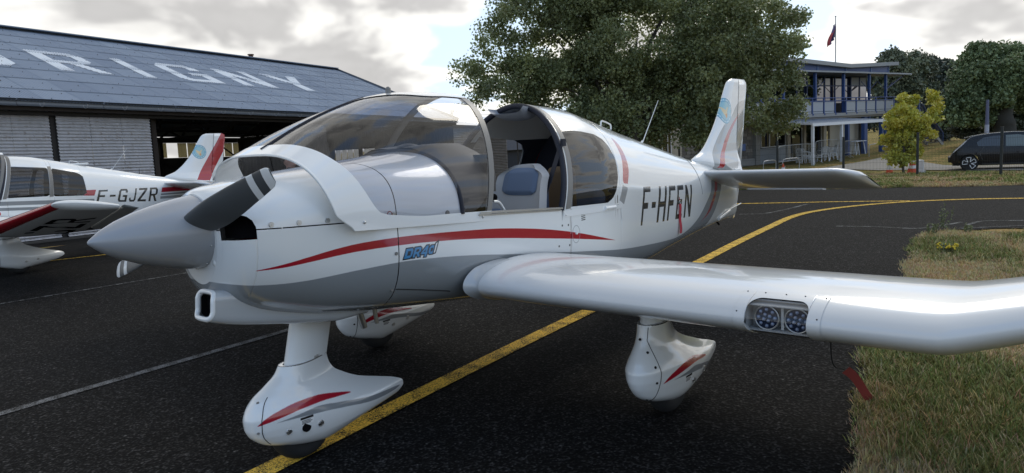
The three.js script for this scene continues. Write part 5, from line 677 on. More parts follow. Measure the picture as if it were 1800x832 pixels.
function plasticChair() { // stackable garden chair: seat, slatted back, arms, four splayed legs
  const t = new THREE.Group(); const leg = (x, z) => mesh('leg', merge([sqbar([x, 0, z], [x * 0.86, 0.43, z * 0.8], 0.05, 0.05)]), white2, t); leg(-0.25, 0.24); leg(0.25, 0.24); leg(-0.24, -0.26); leg(0.24, -0.26);
  mesh('seat', rbx(0.46, 0.04, 0.44, 0, 0.43, 0, 0.018), white2, t);
  mesh('backrest', merge([tube([[-0.22, 0.44, -0.19], [-0.23, 0.66, -0.25], [-0.17, 0.84, -0.30], [0, 0.88, -0.31], [0.17, 0.84, -0.30], [0.23, 0.66, -0.25], [0.22, 0.44, -0.19]], 0.022, 40, 8), ...[-0.13, -0.065, 0, 0.065, 0.13].map(x => sqbar([x, 0.45, -0.2], [x * 1.0, 0.85, -0.30], 0.042, 0.012))]), white2, t);
  for (const s of [-1, 1]) mesh('arm', tube([[s * 0.24, 0.66, -0.24], [s * 0.27, 0.66, 0.05], [s * 0.27, 0.62, 0.20], [s * 0.25, 0.43, 0.22]], 0.02, 24, 8), white2, t);
  return t;
}
{
  const proto = plasticChair(); const place = (u, z, turn, label, first) => { const o = first ? proto : proto.clone(); const x = cl(u, 270, z)[0], p = clW(x, z); o.name = numbered('garden_chair'); o.userData = { label, category: 'chair', group: 'white garden chairs on the terrace' }; o.position.set(p.x, gy(p.x, p.z), p.z); o.rotation.y = turn; scene.add(o); };
  place(1417, 1.4, 0.5, 'white plastic garden chair on the terrace left of the corner post', true); place(1447, 1.6, 2.4, 'white plastic garden chair just right of the terrace corner post'); place(1462, 1.3, -2.4, 'white plastic garden chair before the dark terrace door'); place(1409, 0.9, 1.7, 'white plastic garden chair leftmost by the terrace windows');
  const p = clW(cl(1447, 270, 0.8)[0] + 0.7, 0.7), tb = thing('garden_table', 'round white plastic table among the terrace chairs', 'table', [p.x, gy(p.x, p.z), p.z]); mesh('table_top', new THREE.CylinderGeometry(0.45, 0.44, 0.035, 28).translate(0, 0.71, 0), white2, tb); for (const a of [0.8, 2.37, 3.94, 5.5]) mesh('leg', bar([0.40 * Math.cos(a), 0, 0.40 * Math.sin(a)], [0.24 * Math.cos(a), 0.70, 0.24 * Math.sin(a)], 0.025, 0.022, 8), white2, tb);
  const q = clW(cl(1506, 262, -0.1)[0], -0.1), tr = thing('trestle_table', 'white trestle table standing against the cream wall', 'table', [q.x, gy(q.x, q.z), q.z], -0.18); mesh('table_top', bx(1.5, 0.04, 0.7, 0, 0.92, 0), white2, tr); for (const [x, z] of [[-0.6, 0.3], [0.6, 0.3], [-0.6, -0.3], [0.6, -0.3], [-0.2, 0.3], [0.2, -0.3]]) mesh('leg', sqbar([x * 1.15, 0, z], [x, 0.9, z * 0.6], 0.05, 0.05), white2, tr);
}
const galvB = std([0.42, 0.44, 0.46], 0.4, { metalness: 0.5 });
function barrier(name, label, x0, x1, z, h, bars, group) { // crowd barrier: rounded hoop frame, uprights, splayed feet
  const p = clW(x0, z), w = x1 - x0, t = thing(name, label, 'barrier', [p.x, gy(p.x, p.z), p.z], -0.18587, group), r = 0.12;
  mesh('frame', tube([[0, 0.02, 0], [0, h - r, 0], [r * 0.3, h - r * 0.3, 0], [r, h, 0], [w - r, h, 0], [w - r * 0.3, h - r * 0.3, 0], [w, h - r, 0], [w, 0.02, 0]], 0.021, 60, 8), galvB, t);
  if (bars) { mesh('lower_rail', bar([0, 0.30, 0], [w, 0.30, 0], 0.018, 0.018, 8), galvB, t); for (let k = 1; k < w / 0.16; k++) mesh('upright', bar([k * 0.16, 0.30, 0], [k * 0.16, h, 0], 0.009, 0.009, 6), galvB, t); for (const x of [0.25, w - 0.25]) mesh('foot', tube([[x, 0.0, 0.32], [x, 0.16, 0.02], [x, 0.16, -0.02], [x, 0.0, -0.32]], 0.016, 16, 6), galvB, t); }
  return t;
}
{ const X = (u, z) => cl(u, 270, z)[0];
  barrier('crowd_barrier', 'galvanised crowd barrier along the terrace left of the post', X(1368, 2.0), X(1429, 2.0), 2.0, 1.12, true); barrier('crowd_barrier', 'galvanised crowd barrier before the chairs right of the post', X(1434, 2.1), X(1474, 2.1), 2.1, 1.25, true); barrier('crowd_barrier', 'galvanised crowd barrier nearest the first blue column', X(1484, 1.2), X(1496, 1.2), 1.2, 1.05, true);
  barrier('hoop_barrier', 'low bare hoop barrier on the grass behind the left cone', X(1376, 4.6), X(1405, 4.6), 4.6, 0.62, false); barrier('hoop_barrier', 'low bare hoop barrier beside the gravel near the blue door', X(1528, 2.4), X(1560, 2.4), 2.4, 0.75, false); barrier('hoop_barrier', 'low bare hoop barrier before the stone wall', X(1342, 4.4), X(1364, 4.4), 4.4, 0.6, false); }
{ const b = clW(6.83, -1.0), y1 = cl(1495, 33, -1.0)[1], t = thing('flag_pole', 'slim metal flag pole on the dip of the club house roof', 'flagpole', [b.x, b.y, b.z]); mesh('pole', bar([0, 5.9, 0], [0, y1, 0], 0.045, 0.035, 10), std([0.45, 0.45, 0.45], 0.4, { metalness: 0.5 }), t); mesh('finial', new THREE.SphereGeometry(0.06, 12, 8).translate(0, y1 + 0.03, 0), M.steel, t);
  const f = thing('flag', 'limp blue, white and red flag drooping from the roof flag pole', 'flag', [b.x, b.y, b.z]); const T = y1 - 0.42, part = (a0, a1, mat, nm) => mesh(nm, patch(10, 24, (a, b2) => { const s = lerp(a0, a1, a), d = b2; const x = -0.06 - s * 0.60 * Math.pow(d, 0.9) * (0.7 + 0.3 * Math.sin(d * 3)), y = T - d * (1.25 - 0.35 * (1 - s)) - s * 0.30; return [x * RGT.x - 0.10 * Math.sin(s * 16 + d * 3) * RGT.z, y, x * RGT.z + 0.12 * Math.sin(s * 16 + d * 3)]; }), mat, f); part(0, 0.33, std([0.42, 0.40, 0.43], 0.9), 'white_band'); part(0.33, 0.78, std([0.085, 0.075, 0.17], 0.9), 'blue_band'); part(0.78, 1, std([0.30, 0.05, 0.06], 0.9), 'red_band'); }
{ const a = clW(-13.3, 0.5), t = thing('boundary_wall', 'low white rendered wall left of the stone house', 'wall', [a.x, a.y, a.z], -0.18587); mesh('wall_panel', bx(6, 1.25, 0.15, -3.2, 0.62, 0), std([0.52, 0.52, 0.50], 0.9), t); for (let k = 0; k < 4; k++) mesh('dark_post', bx(0.09, 1.7, 0.09, -0.5 - k * 1.6, 0.85, 0.2), M.black, t); }
// gravel court in front of the club
struct('gravel_court', (() => { const pts = [[1440, 297], [1520, 284], [1560, 275], [1600, 282], [1660, 291], [1720, 292], [1800, 290], [1800, 300], [1690, 300.5], [1600, 299], [1545, 300]].map(([u, v]) => gpt(u, v)); const g = new THREE.ShapeGeometry(shapeOf(pts.map(p => [p.x, -p.z]))).rotateX(-Math.PI / 2), q = g.attributes.position; for (let i = 0; i < q.count; i++) q.setY(i, gy(q.getX(i), q.getZ(i)) + 0.02); return g; })(), std([0.27, 0.25, 0.215], 0.95));
// ---------- trees and shrubs ----------
function leafClump(n, R, s, seed, { flat = 0, droop = 0.2, long = 1 } = {}) { // n small folded leaves spread through a ball
  const r = rng(seed), pos = [], idx = []; const d = V3(), a = V3(), b = V3(), nn = V3();
  for (let k = 0; k < n; k++) {
    d.set(r() - 0.5, r() - 0.5, r() - 0.5).normalize().multiplyScalar(R * Math.cbrt(r())); d.y *= 1 - flat;
    a.set(r() - 0.5, (r() - 0.5) * 0.8 - droop, r() - 0.5).normalize(); b.set(r() - 0.5, r() - 0.5, r() - 0.5).cross(a).normalize(); nn.crossVectors(a, b);
    const q = s * (0.7 + 0.6 * r()), L = q * long, i = pos.length / 3, P = (u, v, w) => pos.push(d.x + a.x * u + b.x * v + nn.x * w, d.y + a.y * u + b.y * v + nn.y * w, d.z + a.z * u + b.z * v + nn.z * w);
    P(-L * 0.5, 0, 0); P(-L * 0.05, q * 0.42, q * 0.10); P(L * 0.5, 0, -q * 0.05); P(-L * 0.05, -q * 0.42, q * 0.10); idx.push(i, i + 1, i + 2, i, i + 2, i + 3);
  }
  const g = new THREE.BufferGeometry(); g.setAttribute('position', new THREE.Float32BufferAttribute(pos, 3)); g.setIndex(idx); return prep(g);
}
const leafMat = (c, t = 0.25) => phys(c, { roughness: 0.55, transmission: t, thickness: 0 });
const barkMat = std([0.075, 0.062, 0.05], 0.95);
function limb(a, b, r0, r1, r, n = 7) { const pts = []; for (let i = 0; i <= n; i++) { const t = i / n, p = a.clone().lerp(b, t), w = Math.sin(t * Math.PI) * a.distanceTo(b) * 0.07; p.x += (r() - 0.5) * w; p.z += (r() - 0.5) * w; p.y += Math.sin(t * Math.PI) * w * 0.5; pts.push(p); } const c = new THREE.CatmullRomCurve3(pts); return patch(8, n * 2, (u, v) => { const p = c.getPoint(v), k = lerp(r0, r1, v), th = u * 6.2832; return [p.x + Math.cos(th) * k, p.y, p.z + Math.sin(th) * k]; }); }
// blobs: [x, y, z, rx, ry, rz, weight] in the tree's own frame
function tree(name, label, base, { blobs, n, clump, mat, trunk, seed, cols, gap = 0.0, freq = 0.8, shell = 0.45, scale = [0.8, 1.3], category = 'tree', group, limbs = true, sub = 9, sr = 0.75 }) {
  const t = thing(name, label, category, [base.x, base.y, base.z], 0, group), r = rng(seed);
  const g = []; const top = V3(trunk.lean ? trunk.lean[0] : 0, trunk.h, trunk.lean ? trunk.lean[1] : 0); g.push(limb(V3(0, -0.1, 0), top, trunk.r, trunk.r * 0.55, r, 9)); if (limbs) for (const b of blobs) g.push(limb(V3(top.x * 0.8, trunk.h * (0.55 + 0.4 * r()), top.z * 0.8), V3(b[0], b[1], b[2]), trunk.r * 0.36, trunk.r * 0.05, r));
  mesh('trunk', merge(g), trunk.mat || barkMat, t);
  const tot = blobs.reduce((s, b) => s + (b[6] || b[3] * b[4] + b[4] * b[5]), 0), M4 = new THREE.Matrix4(), q = new THREE.Quaternion(), e = new THREE.Euler(), list = [], tint = [], c = new THREE.Color();
  for (const b of blobs) { const k = Math.round(n * (b[6] || b[3] * b[4] + b[4] * b[5]) / tot), subs = [], ns0 = Math.max(3, Math.round(sub * (b[3] * b[4]) )); // leaf masses on twigs, gaps between them
    for (let i = 0; i < ns0; i++) { const d = V3(r() - 0.5, (r() - 0.5), r() - 0.5).normalize(), rad = lerp(shell, 1.0, Math.pow(r(), 0.55)) * (1 + 0.28 * fbm(d.x * 1.6 + b[0], d.y * 1.6 + b[1], d.z * 1.6 + seed, 3)); subs.push([b[0] + d.x * b[3] * rad, b[1] + d.y * b[4] * rad, b[2] + d.z * b[5] * rad, sr * lerp(0.6, 1.35, r()), fbm(b[0] + d.x * 3, b[1] + d.y * 3, d.z * 3 + seed, 3)]); }
    for (let i = 0; i < k; i++) { const s0 = subs[Math.floor(r() * subs.length)], d = V3(r() - 0.5, r() - 0.5, r() - 0.5).normalize().multiplyScalar(s0[3] * Math.pow(r(), 0.42)), x = s0[0] + d.x, y = s0[1] + d.y * 0.62 - 0.25 * (d.x * d.x + d.z * d.z) / s0[3], z = s0[2] + d.z; if (y < 0.15) continue; e.set(r() * 6.28, r() * 6.28, r() * 6.28); q.setFromEuler(e); const s = lerp(scale[0], scale[1], r()); M4.compose(V3(x, y, z), q, V3(s, s, s)); list.push(M4.clone()); const m = Math.min(1, Math.max(0, 0.5 + s0[4] * 0.9 + (r() - 0.5) * 0.6)), j = m * (cols.length - 1), j0 = Math.min(cols.length - 2, Math.floor(j)); c.setRGB(...cols[j0].map((v, h) => lerp(v, cols[j0 + 1][h], j - j0))); tint.push(c.clone()); } }
  const im = new THREE.InstancedMesh(clump, mat, list.length); list.forEach((m, i) => { im.setMatrixAt(i, m); im.setColorAt(i, tint[i]); }); im.name = 'crown'; im.userData.kind = 'stuff'; t.add(im); return t;
}
const pxBlobs = (base, D, arr, seed, depth = 0.8) => { const r = rng(seed); return arr.map(([u, v, p, sq = 1]) => { const w = at(u, v, D + (r() - 0.5) * 2 * depth * p * D / FPX).sub(base), k = p * D / FPX; return [w.x, w.y, w.z, k, k * sq, k]; }); };
{ const D = 31, b = onGround(1112, D); tree('linden_tree', 'huge dense dark green tree behind the aircraft cabin and tail', b, { blobs: pxBlobs(b, D, [[1120, 60, 170], [1060, 20, 90], [970, 60, 105], [882, 128, 66, 0.8], [995, 150, 95, 0.8], [1095, 165, 110, 0.8], [1205, 150, 110, 0.8], [1285, 90, 115], [1335, 165, 68], [1265, 205, 52, 0.8], [1352, 108, 50], [1045, 212, 52, 0.8], [1150, 225, 52, 0.7], [1330, 40, 75], [945, 20, 65], [1200, -70, 150], [1050, -70, 130], [1372, 205, 26], [1225, 228, 36], [1100, 240, 40, 0.6], [930, 165, 46, 0.7], [840, 165, 24, 0.7]], 3, 0.7), n: 19500, sub: 7, sr: 0.72, clump: leafClump(12, 0.24, 0.115, 5), mat: leafMat([1, 1, 1], 0.5), trunk: { h: 3.2, r: 0.42 }, seed: 31, cols: [[0.13, 0.16, 0.065], [0.22, 0.255, 0.10], [0.36, 0.385, 0.15]], gap: 0.20, freq: 0.75, shell: 0.35 }); }
{ const D = 62, b = onGround(1586, D); tree('broadleaf_tree', 'rounded dark tree rising behind the right end of the club house', b, { blobs: pxBlobs(b, D, [[1582, 135, 36], [1600, 165, 36], [1560, 150, 30], [1570, 118, 20], [1605, 130, 22], [1590, 195, 34]], 9), n: 7000, sub: 5, sr: 1.0, clump: leafClump(12, 0.5, 0.24, 6), mat: leafMat([1, 1, 1], 0.15), trunk: { h: 4, r: 0.4 }, seed: 41, cols: [[0.085, 0.105, 0.07], [0.13, 0.155, 0.09], [0.20, 0.225, 0.13]], shell: 0.3, gap: 0.02, freq: 0.4 }); }
{ const D = 66, b = onGround(1646, D); tree('pine_tree', 'open dark pine with layered branches right of the club house', b, { blobs: pxBlobs(b, D, [[1648, 118, 17, 0.6], [1632, 126, 14, 0.55], [1664, 128, 14, 0.55], [1650, 148, 24, 0.45], [1630, 160, 16, 0.4], [1668, 168, 18, 0.45], [1650, 188, 26, 0.35], [1670, 205, 20, 0.4], [1636, 210, 18, 0.35], [1655, 232, 20, 0.4]], 13, 0.9), n: 5600, sub: 8, sr: 0.7, clump: leafClump(26, 0.42, 0.20, 7, { long: 1.7, flat: 0.4 }), mat: leafMat([1, 1, 1], 0.05), trunk: { h: 6.0, r: 0.17 }, seed: 43, cols: [[0.045, 0.058, 0.044], [0.065, 0.082, 0.056], [0.095, 0.112, 0.074]], shell: 0.1, gap: 0.02, freq: 0.5, scale: [0.7, 1.2] }); }
{ const D = 48, b = onGround(1764, D); tree('ivy_tree', 'broad green tree with thick ivied trunk behind the black car', b, { blobs: pxBlobs(b, D, [[1740, 120, 40], [1775, 130, 42], [1705, 150, 34], [1748, 148, 40], [1695, 185, 24, 0.7], [1795, 160, 30], [1735, 95, 22], [1765, 98, 20], [1790, 110, 24], [1715, 118, 22], [1722, 200, 24, 0.6], [1690, 206, 14, 0.6]], 17), n: 9500, sub: 9, sr: 0.75, clump: leafClump(12, 0.36, 0.17, 8), mat: leafMat([1, 1, 1], 0.2), trunk: { h: 3.6, r: 0.75, mat: std([0.042, 0.040, 0.034], 1) }, seed: 47, cols: [[0.10, 0.14, 0.07], [0.155, 0.21, 0.09], [0.23, 0.29, 0.13]], shell: 0.3, gap: 0.08, freq: 0.55 }); }
{ const D = 27.2, b = onGround(1588, D); tree('maple_sapling', 'yellow green young maple beside the traffic cones behind the fence', b, { blobs: pxBlobs(b, D, [[1590, 205, 26], [1600, 182, 15], [1585, 225, 28, 0.9], [1605, 235, 26, 0.9], [1570, 250, 22], [1620, 222, 16], [1638, 205, 9], [1642, 180, 10], [1636, 166, 7], [1645, 192, 8], [1630, 232, 12], [1580, 270, 18], [1606, 262, 20], [1564, 278, 9], [1592, 284, 12]], 19, 0.7), n: 1300, sub: 52, sr: 0.20, clump: leafClump(9, 0.15, 0.105, 9), mat: leafMat([1, 1, 1], 0.5), trunk: { h: 1.3, r: 0.045 }, seed: 53, cols: [[0.36, 0.40, 0.06], [0.58, 0.56, 0.08], [0.70, 0.60, 0.11]], shell: 0.15, gap: 0.14, freq: 1.6, scale: [0.7, 1.2] }); }
// hedge and far trees
{ const D = 52, b = onGround(1770, D); tree('hedge', 'dark hedge behind the black car at the far right', b, { category: 'hedge', blobs: pxBlobs(b, D, [[1720, 222, 16, 0.7], [1745, 222, 18, 0.7], [1770, 216, 20, 0.8], [1795, 210, 24, 0.9], [1820, 205, 26], [1700, 226, 12, 0.6]], 23, 0.6), n: 2600, sub: 12, sr: 0.6, clump: leafClump(12, 0.4, 0.2, 10), mat: leafMat([1, 1, 1], 0.1), trunk: { h: 0.6, r: 0.1 }, seed: 59, cols: [[0.035, 0.048, 0.028], [0.05, 0.066, 0.036], [0.075, 0.09, 0.045]], shell: 0.2, gap: -0.2, limbs: false }); }
{ const D = 110, b = onGround(905, D); tree('far_trees', 'distant row of trees seen through the open cabin', b, { category: 'trees', blobs: pxBlobs(b, D, [[840, 252, 20], [870, 250, 18], [898, 252, 14], [915, 254, 15], [940, 250, 18], [965, 250, 18], [760, 250, 22], [800, 252, 20]], 29, 0.4), n: 2600, sub: 5, sr: 1.2, clump: leafClump(12, 0.8, 0.42, 11), mat: leafMat([1, 1, 1], 0.1), trunk: { h: 1, r: 0.2 }, seed: 61, cols: [[0.03, 0.045, 0.025], [0.045, 0.06, 0.03]], shell: 0.2, gap: -0.2, limbs: false }); }
{ const r = rng(62), D = 150, b = onGround(1450, D), arr = []; for (let u = 1120; u < 1560; u += 22) arr.push([u, 205 - (u - 1120) * 0.03 + r() * 14, 20 + r() * 10]); const t = tree('far_trees', 'distant tree belt beyond the club house', b, { category: 'trees', blobs: pxBlobs(b, D, arr, 63, 0.3), n: 4200, sub: 3, sr: 1.6, clump: leafClump(12, 1.1, 0.55, 12), mat: leafMat([1, 1, 1], 0.1), trunk: { h: 1, r: 0.2 }, seed: 64, cols: [[0.03, 0.045, 0.03], [0.05, 0.065, 0.04]], shell: 0.2, gap: -0.2, limbs: false }); }
// low hill on the horizon
{ const pos = [], idx = [], n = 80, m = 6; for (let j = 0; j <= m; j++) for (let i = 0; i <= n; i++) { const u = lerp(1000, 2900, i / n), d = lerp(260, 620, j / m), p = onGround(u, d), h = 11 * Math.sin(Math.min(1, j / m) * Math.PI * 0.6) * (0.6 + 0.8 * (fbm(u * 0.004, 1, 2, 3) + 0.5)); pos.push(p.x, -0.6 + h * (j ? 1 : 0), p.z); if (i < n && j < m) { const A = j * (n + 1) + i; idx.push(A, A + 1, A + n + 1, A + 1, A + n + 2, A + n + 1); } } const g = new THREE.BufferGeometry(); g.setAttribute('position', new THREE.Float32BufferAttribute(pos, 3)); g.setIndex(idx); g.computeVertexNormals(); struct('hill', g, std([0.17, 0.155, 0.115], 1)); }
{ const p = onGround(1733, 40), y = at(1733, 176, 40).y, t = thing('painted_post', 'pale blue and white painted post standing behind the black car', 'post', [p.x, p.y, p.z]); mesh('shaft', merge([bar([0, 0, 0], [0.02, (y - p.y) * 0.55, 0], 0.12, 0.11, 10)]), std([0.34, 0.36, 0.44], 0.7), t); mesh('upper_shaft', bar([0.02, (y - p.y) * 0.55, 0], [0.05, y - p.y, 0], 0.10, 0.07, 10), std([0.10, 0.11, 0.18], 0.7), t); }
// ---------- fence, cones, car, person ----------
{ const P = [[1195, 33.5], [1282, 31], [1367, 28.5], [1483, 26], [1613, 23.5], [1760, 20.6], [1930, 17.9]].map(([u, d]) => onGround(u, d)), b = P[4], t = thing('mesh_fence', 'dark green wire mesh fence on slim posts between taxiway and club house', 'fence', [b.x, 0, b.z]); const dk = std([0.012, 0.016, 0.015], 0.6), o = V3(b.x, 0, b.z);
  const pg = bx(0.065, 1.42, 0.065, 0, 0.69, 0), cap = bx(0.075, 0.03, 0.075, 0, 1.415, 0); for (const p of P) { const q = mesh('post', pg, dk, t); q.position.copy(p).sub(o); const c = mesh('post_cap', cap, dk, q); }
  const H = 1.25; for (let i = 0; i < P.length - 1; i++) { const a = P[i].clone().sub(o), c = P[i + 1].clone().sub(o), L = a.distanceTo(c), n = Math.round(L / 0.055), g = [], hz = []; for (let k = 1; k < n; k++) { const q = a.clone().lerp(c, k / n); q.y += 0.05; g.push(bar(q, q.clone().add(V3(0, H, 0)), 0.0026, 0.0026, 4)); } for (let k = 0; k <= 6; k++) { const y = 0.06 + k * H / 6; g.push(bar(a.clone().add(V3(0, y, 0)), c.clone().add(V3(0, y, 0)), 0.003, 0.003, 4)); } const m = mesh('mesh_panel', merge(g), dk, t); m.userData.kind = 'stuff'; } }
{ // traffic cones
  const or = std([0.62, 0.085, 0.02], 0.5), wh = std([0.72, 0.72, 0.72], 0.4), prof = (y0, y1) => new THREE.LatheGeometry([[lerp(0.14, 0.032, y0), 0.03 + 0.47 * y0], [lerp(0.14, 0.032, y1), 0.03 + 0.47 * y1]].map(p => new THREE.Vector2(...p)), 24);
  const make = (u, d, label, s, boost) => { const p = onGround(u, d), t = thing('traffic_cone', label, 'traffic cone', [p.x, p.y, p.z], 0.4, 'orange and white cones behind the fence'); mesh('base_plate', rbx(0.36, 0.03, 0.36, 0, 0.016, 0, 0.012), or, t); for (const [a, b, m] of boost) mesh(m === wh ? 'white_band' : 'cone_body', prof(a, b), m, t); mesh('cone_tip', new THREE.CylinderGeometry(0.03, 0.032, 0.02, 16).translate(0, 0.51, 0), or, t); t.scale.setScalar(s); return t; };
  make(1377, 30.5, 'orange and white traffic cone on the grass before the terrace, leftmost', 1.0, [[0, 0.38, or], [0.38, 0.70, wh], [0.70, 1, or]]);
  make(1564, 28.6, 'orange and white traffic cone left of the yellow sapling', 1.0, [[0, 0.30, or], [0.30, 0.68, wh], [0.68, 1, or]]);
  make(1604, 28.2, 'larger orange and white cone right of the yellow sapling', 1.3, [[0, 0.26, or], [0.26, 0.46, wh], [0.46, 0.66, or], [0.66, 0.84, wh], [0.84, 1, or]]);
  const q = onGround(1614, 28.6), bkt = thing('white_block', 'white block standing beside the larger traffic cone', 'block', [q.x, q.y, q.z], 0.5); mesh('body', rbx(0.42, 0.52, 0.32, 0, 0.26, 0, 0.03), std([0.62, 0.62, 0.61], 0.7), bkt); mesh('foot', rbx(0.60, 0.10, 0.40, 0.16, 0.05, 0.05, 0.02), std([0.55, 0.55, 0.53], 0.8), bkt);
}
{ // black hatchback seen from its right side through the fence
  const d = 29.7, w = onGround(1703, d), t = thing('hatchback_car', 'black five door hatchback with black and white wheels parked behind the fence', 'car', [w.x, w.y, w.z], Math.atan2(-(rH.z - fH.z * 0.60), rH.x - fH.x * 0.60));
  const black = phys([0.005, 0.005, 0.008], { roughness: 0.35, specularIntensity: 0.3, clearcoat: 0.5, clearcoatRoughness: 0.03 }), glass = phys([0.012, 0.013, 0.016], { roughness: 0.03, clearcoat: 1 }), trim = std([0.01, 0.01, 0.011], 0.7), wd = (x, y) => { const tum = y > 0.9 ? 0.20 * ((y - 0.9) / 0.6) ** 1.1 : 0, bul = y < 0.9 ? -0.05 * ((y - 0.62) / 0.4) ** 2 : -0.025; const end = Math.min(1, Math.max(0, (x + 0.69) / 0.55)), e2 = Math.min(1, Math.max(0, (3.23 - x) / 0.7)); return (0.87 + bul - tum) * (0.80 + 0.20 * Math.sqrt(1 - (1 - end) ** 2)) * (0.76 + 0.24 * Math.sqrt(1 - (1 - e2) ** 2)); };
  // local x 0 at the rear axle, forward +x; z toward the viewer is +
  const topY = (x) => sinterp([-0.69, -0.62, -0.55, -0.30, -0.09, -0.02, 0.22, 0.70, 1.37, 1.80, 2.10, 2.62, 3.0, 3.23], [0.52, 0.64, 0.75, 1.00, 1.22, 1.33, 1.40, 1.46, 1.49, 1.475, 1.37, 1.04, 0.92, 0.70], x), botY = (x) => interp([-0.69, -0.55, -0.4, 2.9, 3.23], [0.42, 0.28, 0.22, 0.22, 0.34], x);
  const arch = (x, y) => { for (const c of [0, 2.54]) { const r = 0.37; if (Math.abs(x - c) < r) { const yy = 0.31 + Math.sqrt(r * r - (x - c) ** 2); if (y < yy) return yy; } } return y; };
  const xs = [...new Set([...span(-0.69, 3.23, 0.06), -0.37, -0.369, 0.369, 0.37, 2.171, 2.17, 2.909, 2.91])].sort((a, b) => a - b);
  for (const s of [1, -1]) mesh('car_side', patch(xs.length - 1, 26, (a, b) => { const x = lerp(-0.69, 3.23, a), lo = arch(x, botY(x)), y = lerp(lo, topY(x), b); return [x, y, s * wd(x, y)]; }, { as: xs.map(x => (x + 0.69) / 3.92), flip: s < 0 }), black, t);
  mesh('car_roof', patch(60, 10, (a, b) => { const x = lerp(-0.69, 3.23, a), y = topY(x), z = lerp(-1, 1, b) * wd(x, y); return [x, y + 0.02 * (1 - (2 * b - 1) ** 2), z]; }), black, t);
  mesh('underbody', bx(3.7, 0.05, 1.5, 1.27, 0.25, 0), trim, t);
  const pane = (pts, nm, mat = glass) => { const sh = new THREE.ShapeGeometry(shapeOf(pts)), q = sh.attributes.position; for (let i = 0; i < q.count; i++) q.setZ(i, wd(q.getX(i), q.getY(i)) + 0.006); sh.computeVertexNormals(); return mesh(nm, sh, mat, t); };
  pane([[0.28, 0.99], [1.12, 0.95], [1.13, 1.38], [0.80, 1.37], [0.46, 1.32], [0.24, 1.14]], 'rear_side_window'); pane([[1.20, 0.95], [2.28, 0.93], [2.12, 1.12], [1.86, 1.34], [1.60, 1.39], [1.20, 1.385]], 'front_side_window', phys([0.10, 0.12, 0.11], { roughness: 0.03, clearcoat: 1 }));
  mesh('rear_spoiler', ext([[-0.20, 1.28], [0.10, 1.36], [0.12, 1.40], [-0.18, 1.32]], 1.16).translate(0, 0, -0.58), black, t); mesh('roof_edge', tube(span(-0.2, 1.9, 0.15).map(x => [x, topY(x) + 0.004, wd(x, topY(x)) - 0.01]), 0.012, 40, 6), phys([0.30, 0.30, 0.31], { roughness: 0.2, clearcoat: 1 }), t);
  mesh('rear_lamp', tube([[-0.55, 0.75, 0.62], [-0.30, 1.00, 0.62], [-0.11, 1.20, 0.60]].map(p => [p[0], p[1] + 0.012, wd(p[0], p[1]) - 0.03]), 0.024, 16, 8), phys([0.55, 0.54, 0.54], { roughness: 0.15, clearcoat: 1 }), t); mesh('rear_bumper', rbx(0.16, 0.22, 1.42, -0.66, 0.47, 0, 0.05), trim, t);
  mesh('door_joint', tube([[1.16, 0.34, 0], [1.17, 0.7, 0], [1.15, 0.95, 0]].map(p => [p[0], p[1], wd(p[0], p[1]) + 0.001]), 0.005, 20, 5), trim, t); mesh('door_joint', tube([[0.44, 0.45, 0], [0.36, 0.72, 0], [0.48, 0.95, 0]].map(p => [p[0], p[1], wd(p[0], p[1]) + 0.001]), 0.005, 20, 5), phys([0.12, 0.12, 0.13], { roughness: 0.3, clearcoat: 1 }), t); mesh('sill_trim', bx(1.7, 0.07, 0.03, 1.27, 0.27, wd(1.2, 0.3) + 0.005), trim, t);
  mesh('mirror', new THREE.SphereGeometry(0.10, 14, 10).scale(1, 0.75, 0.9).translate(2.12, 0.98, 0.92), black, t);
  const whm = std([0.80, 0.80, 0.81], 0.3);
  for (const [x, s] of [[0, 1], [2.54, 1], [0, -1], [2.54, -1]]) { const zc = s * 0.73, wl = mesh('wheel', new THREE.TorusGeometry(0.265, 0.062, 14, 40).scale(1, 1, 1.6).translate(x, 0.315, zc), M.rubber, t); mesh('wheel_disc', new THREE.CylinderGeometry(0.245, 0.245, 0.10, 32).rotateX(Math.PI / 2).translate(x, 0.315, zc + s * 0.015), trim, wl); if (s > 0) for (let k = 0; k < 5; k++) { const a = k * 1.2566 + 0.45, loop = [[0.05, -0.035], [0.13, -0.06], [0.225, -0.075], [0.232, 0.0], [0.225, 0.075], [0.13, 0.06], [0.05, 0.035]].map(([r, y]) => [x + r * Math.cos(a) - y * Math.sin(a), 0.315 + r * Math.sin(a) + y * Math.cos(a), zc + 0.085]); mesh('spoke', tube(loop, 0.015, 30, 6), k === 3 ? trim : whm, wl); } }
}
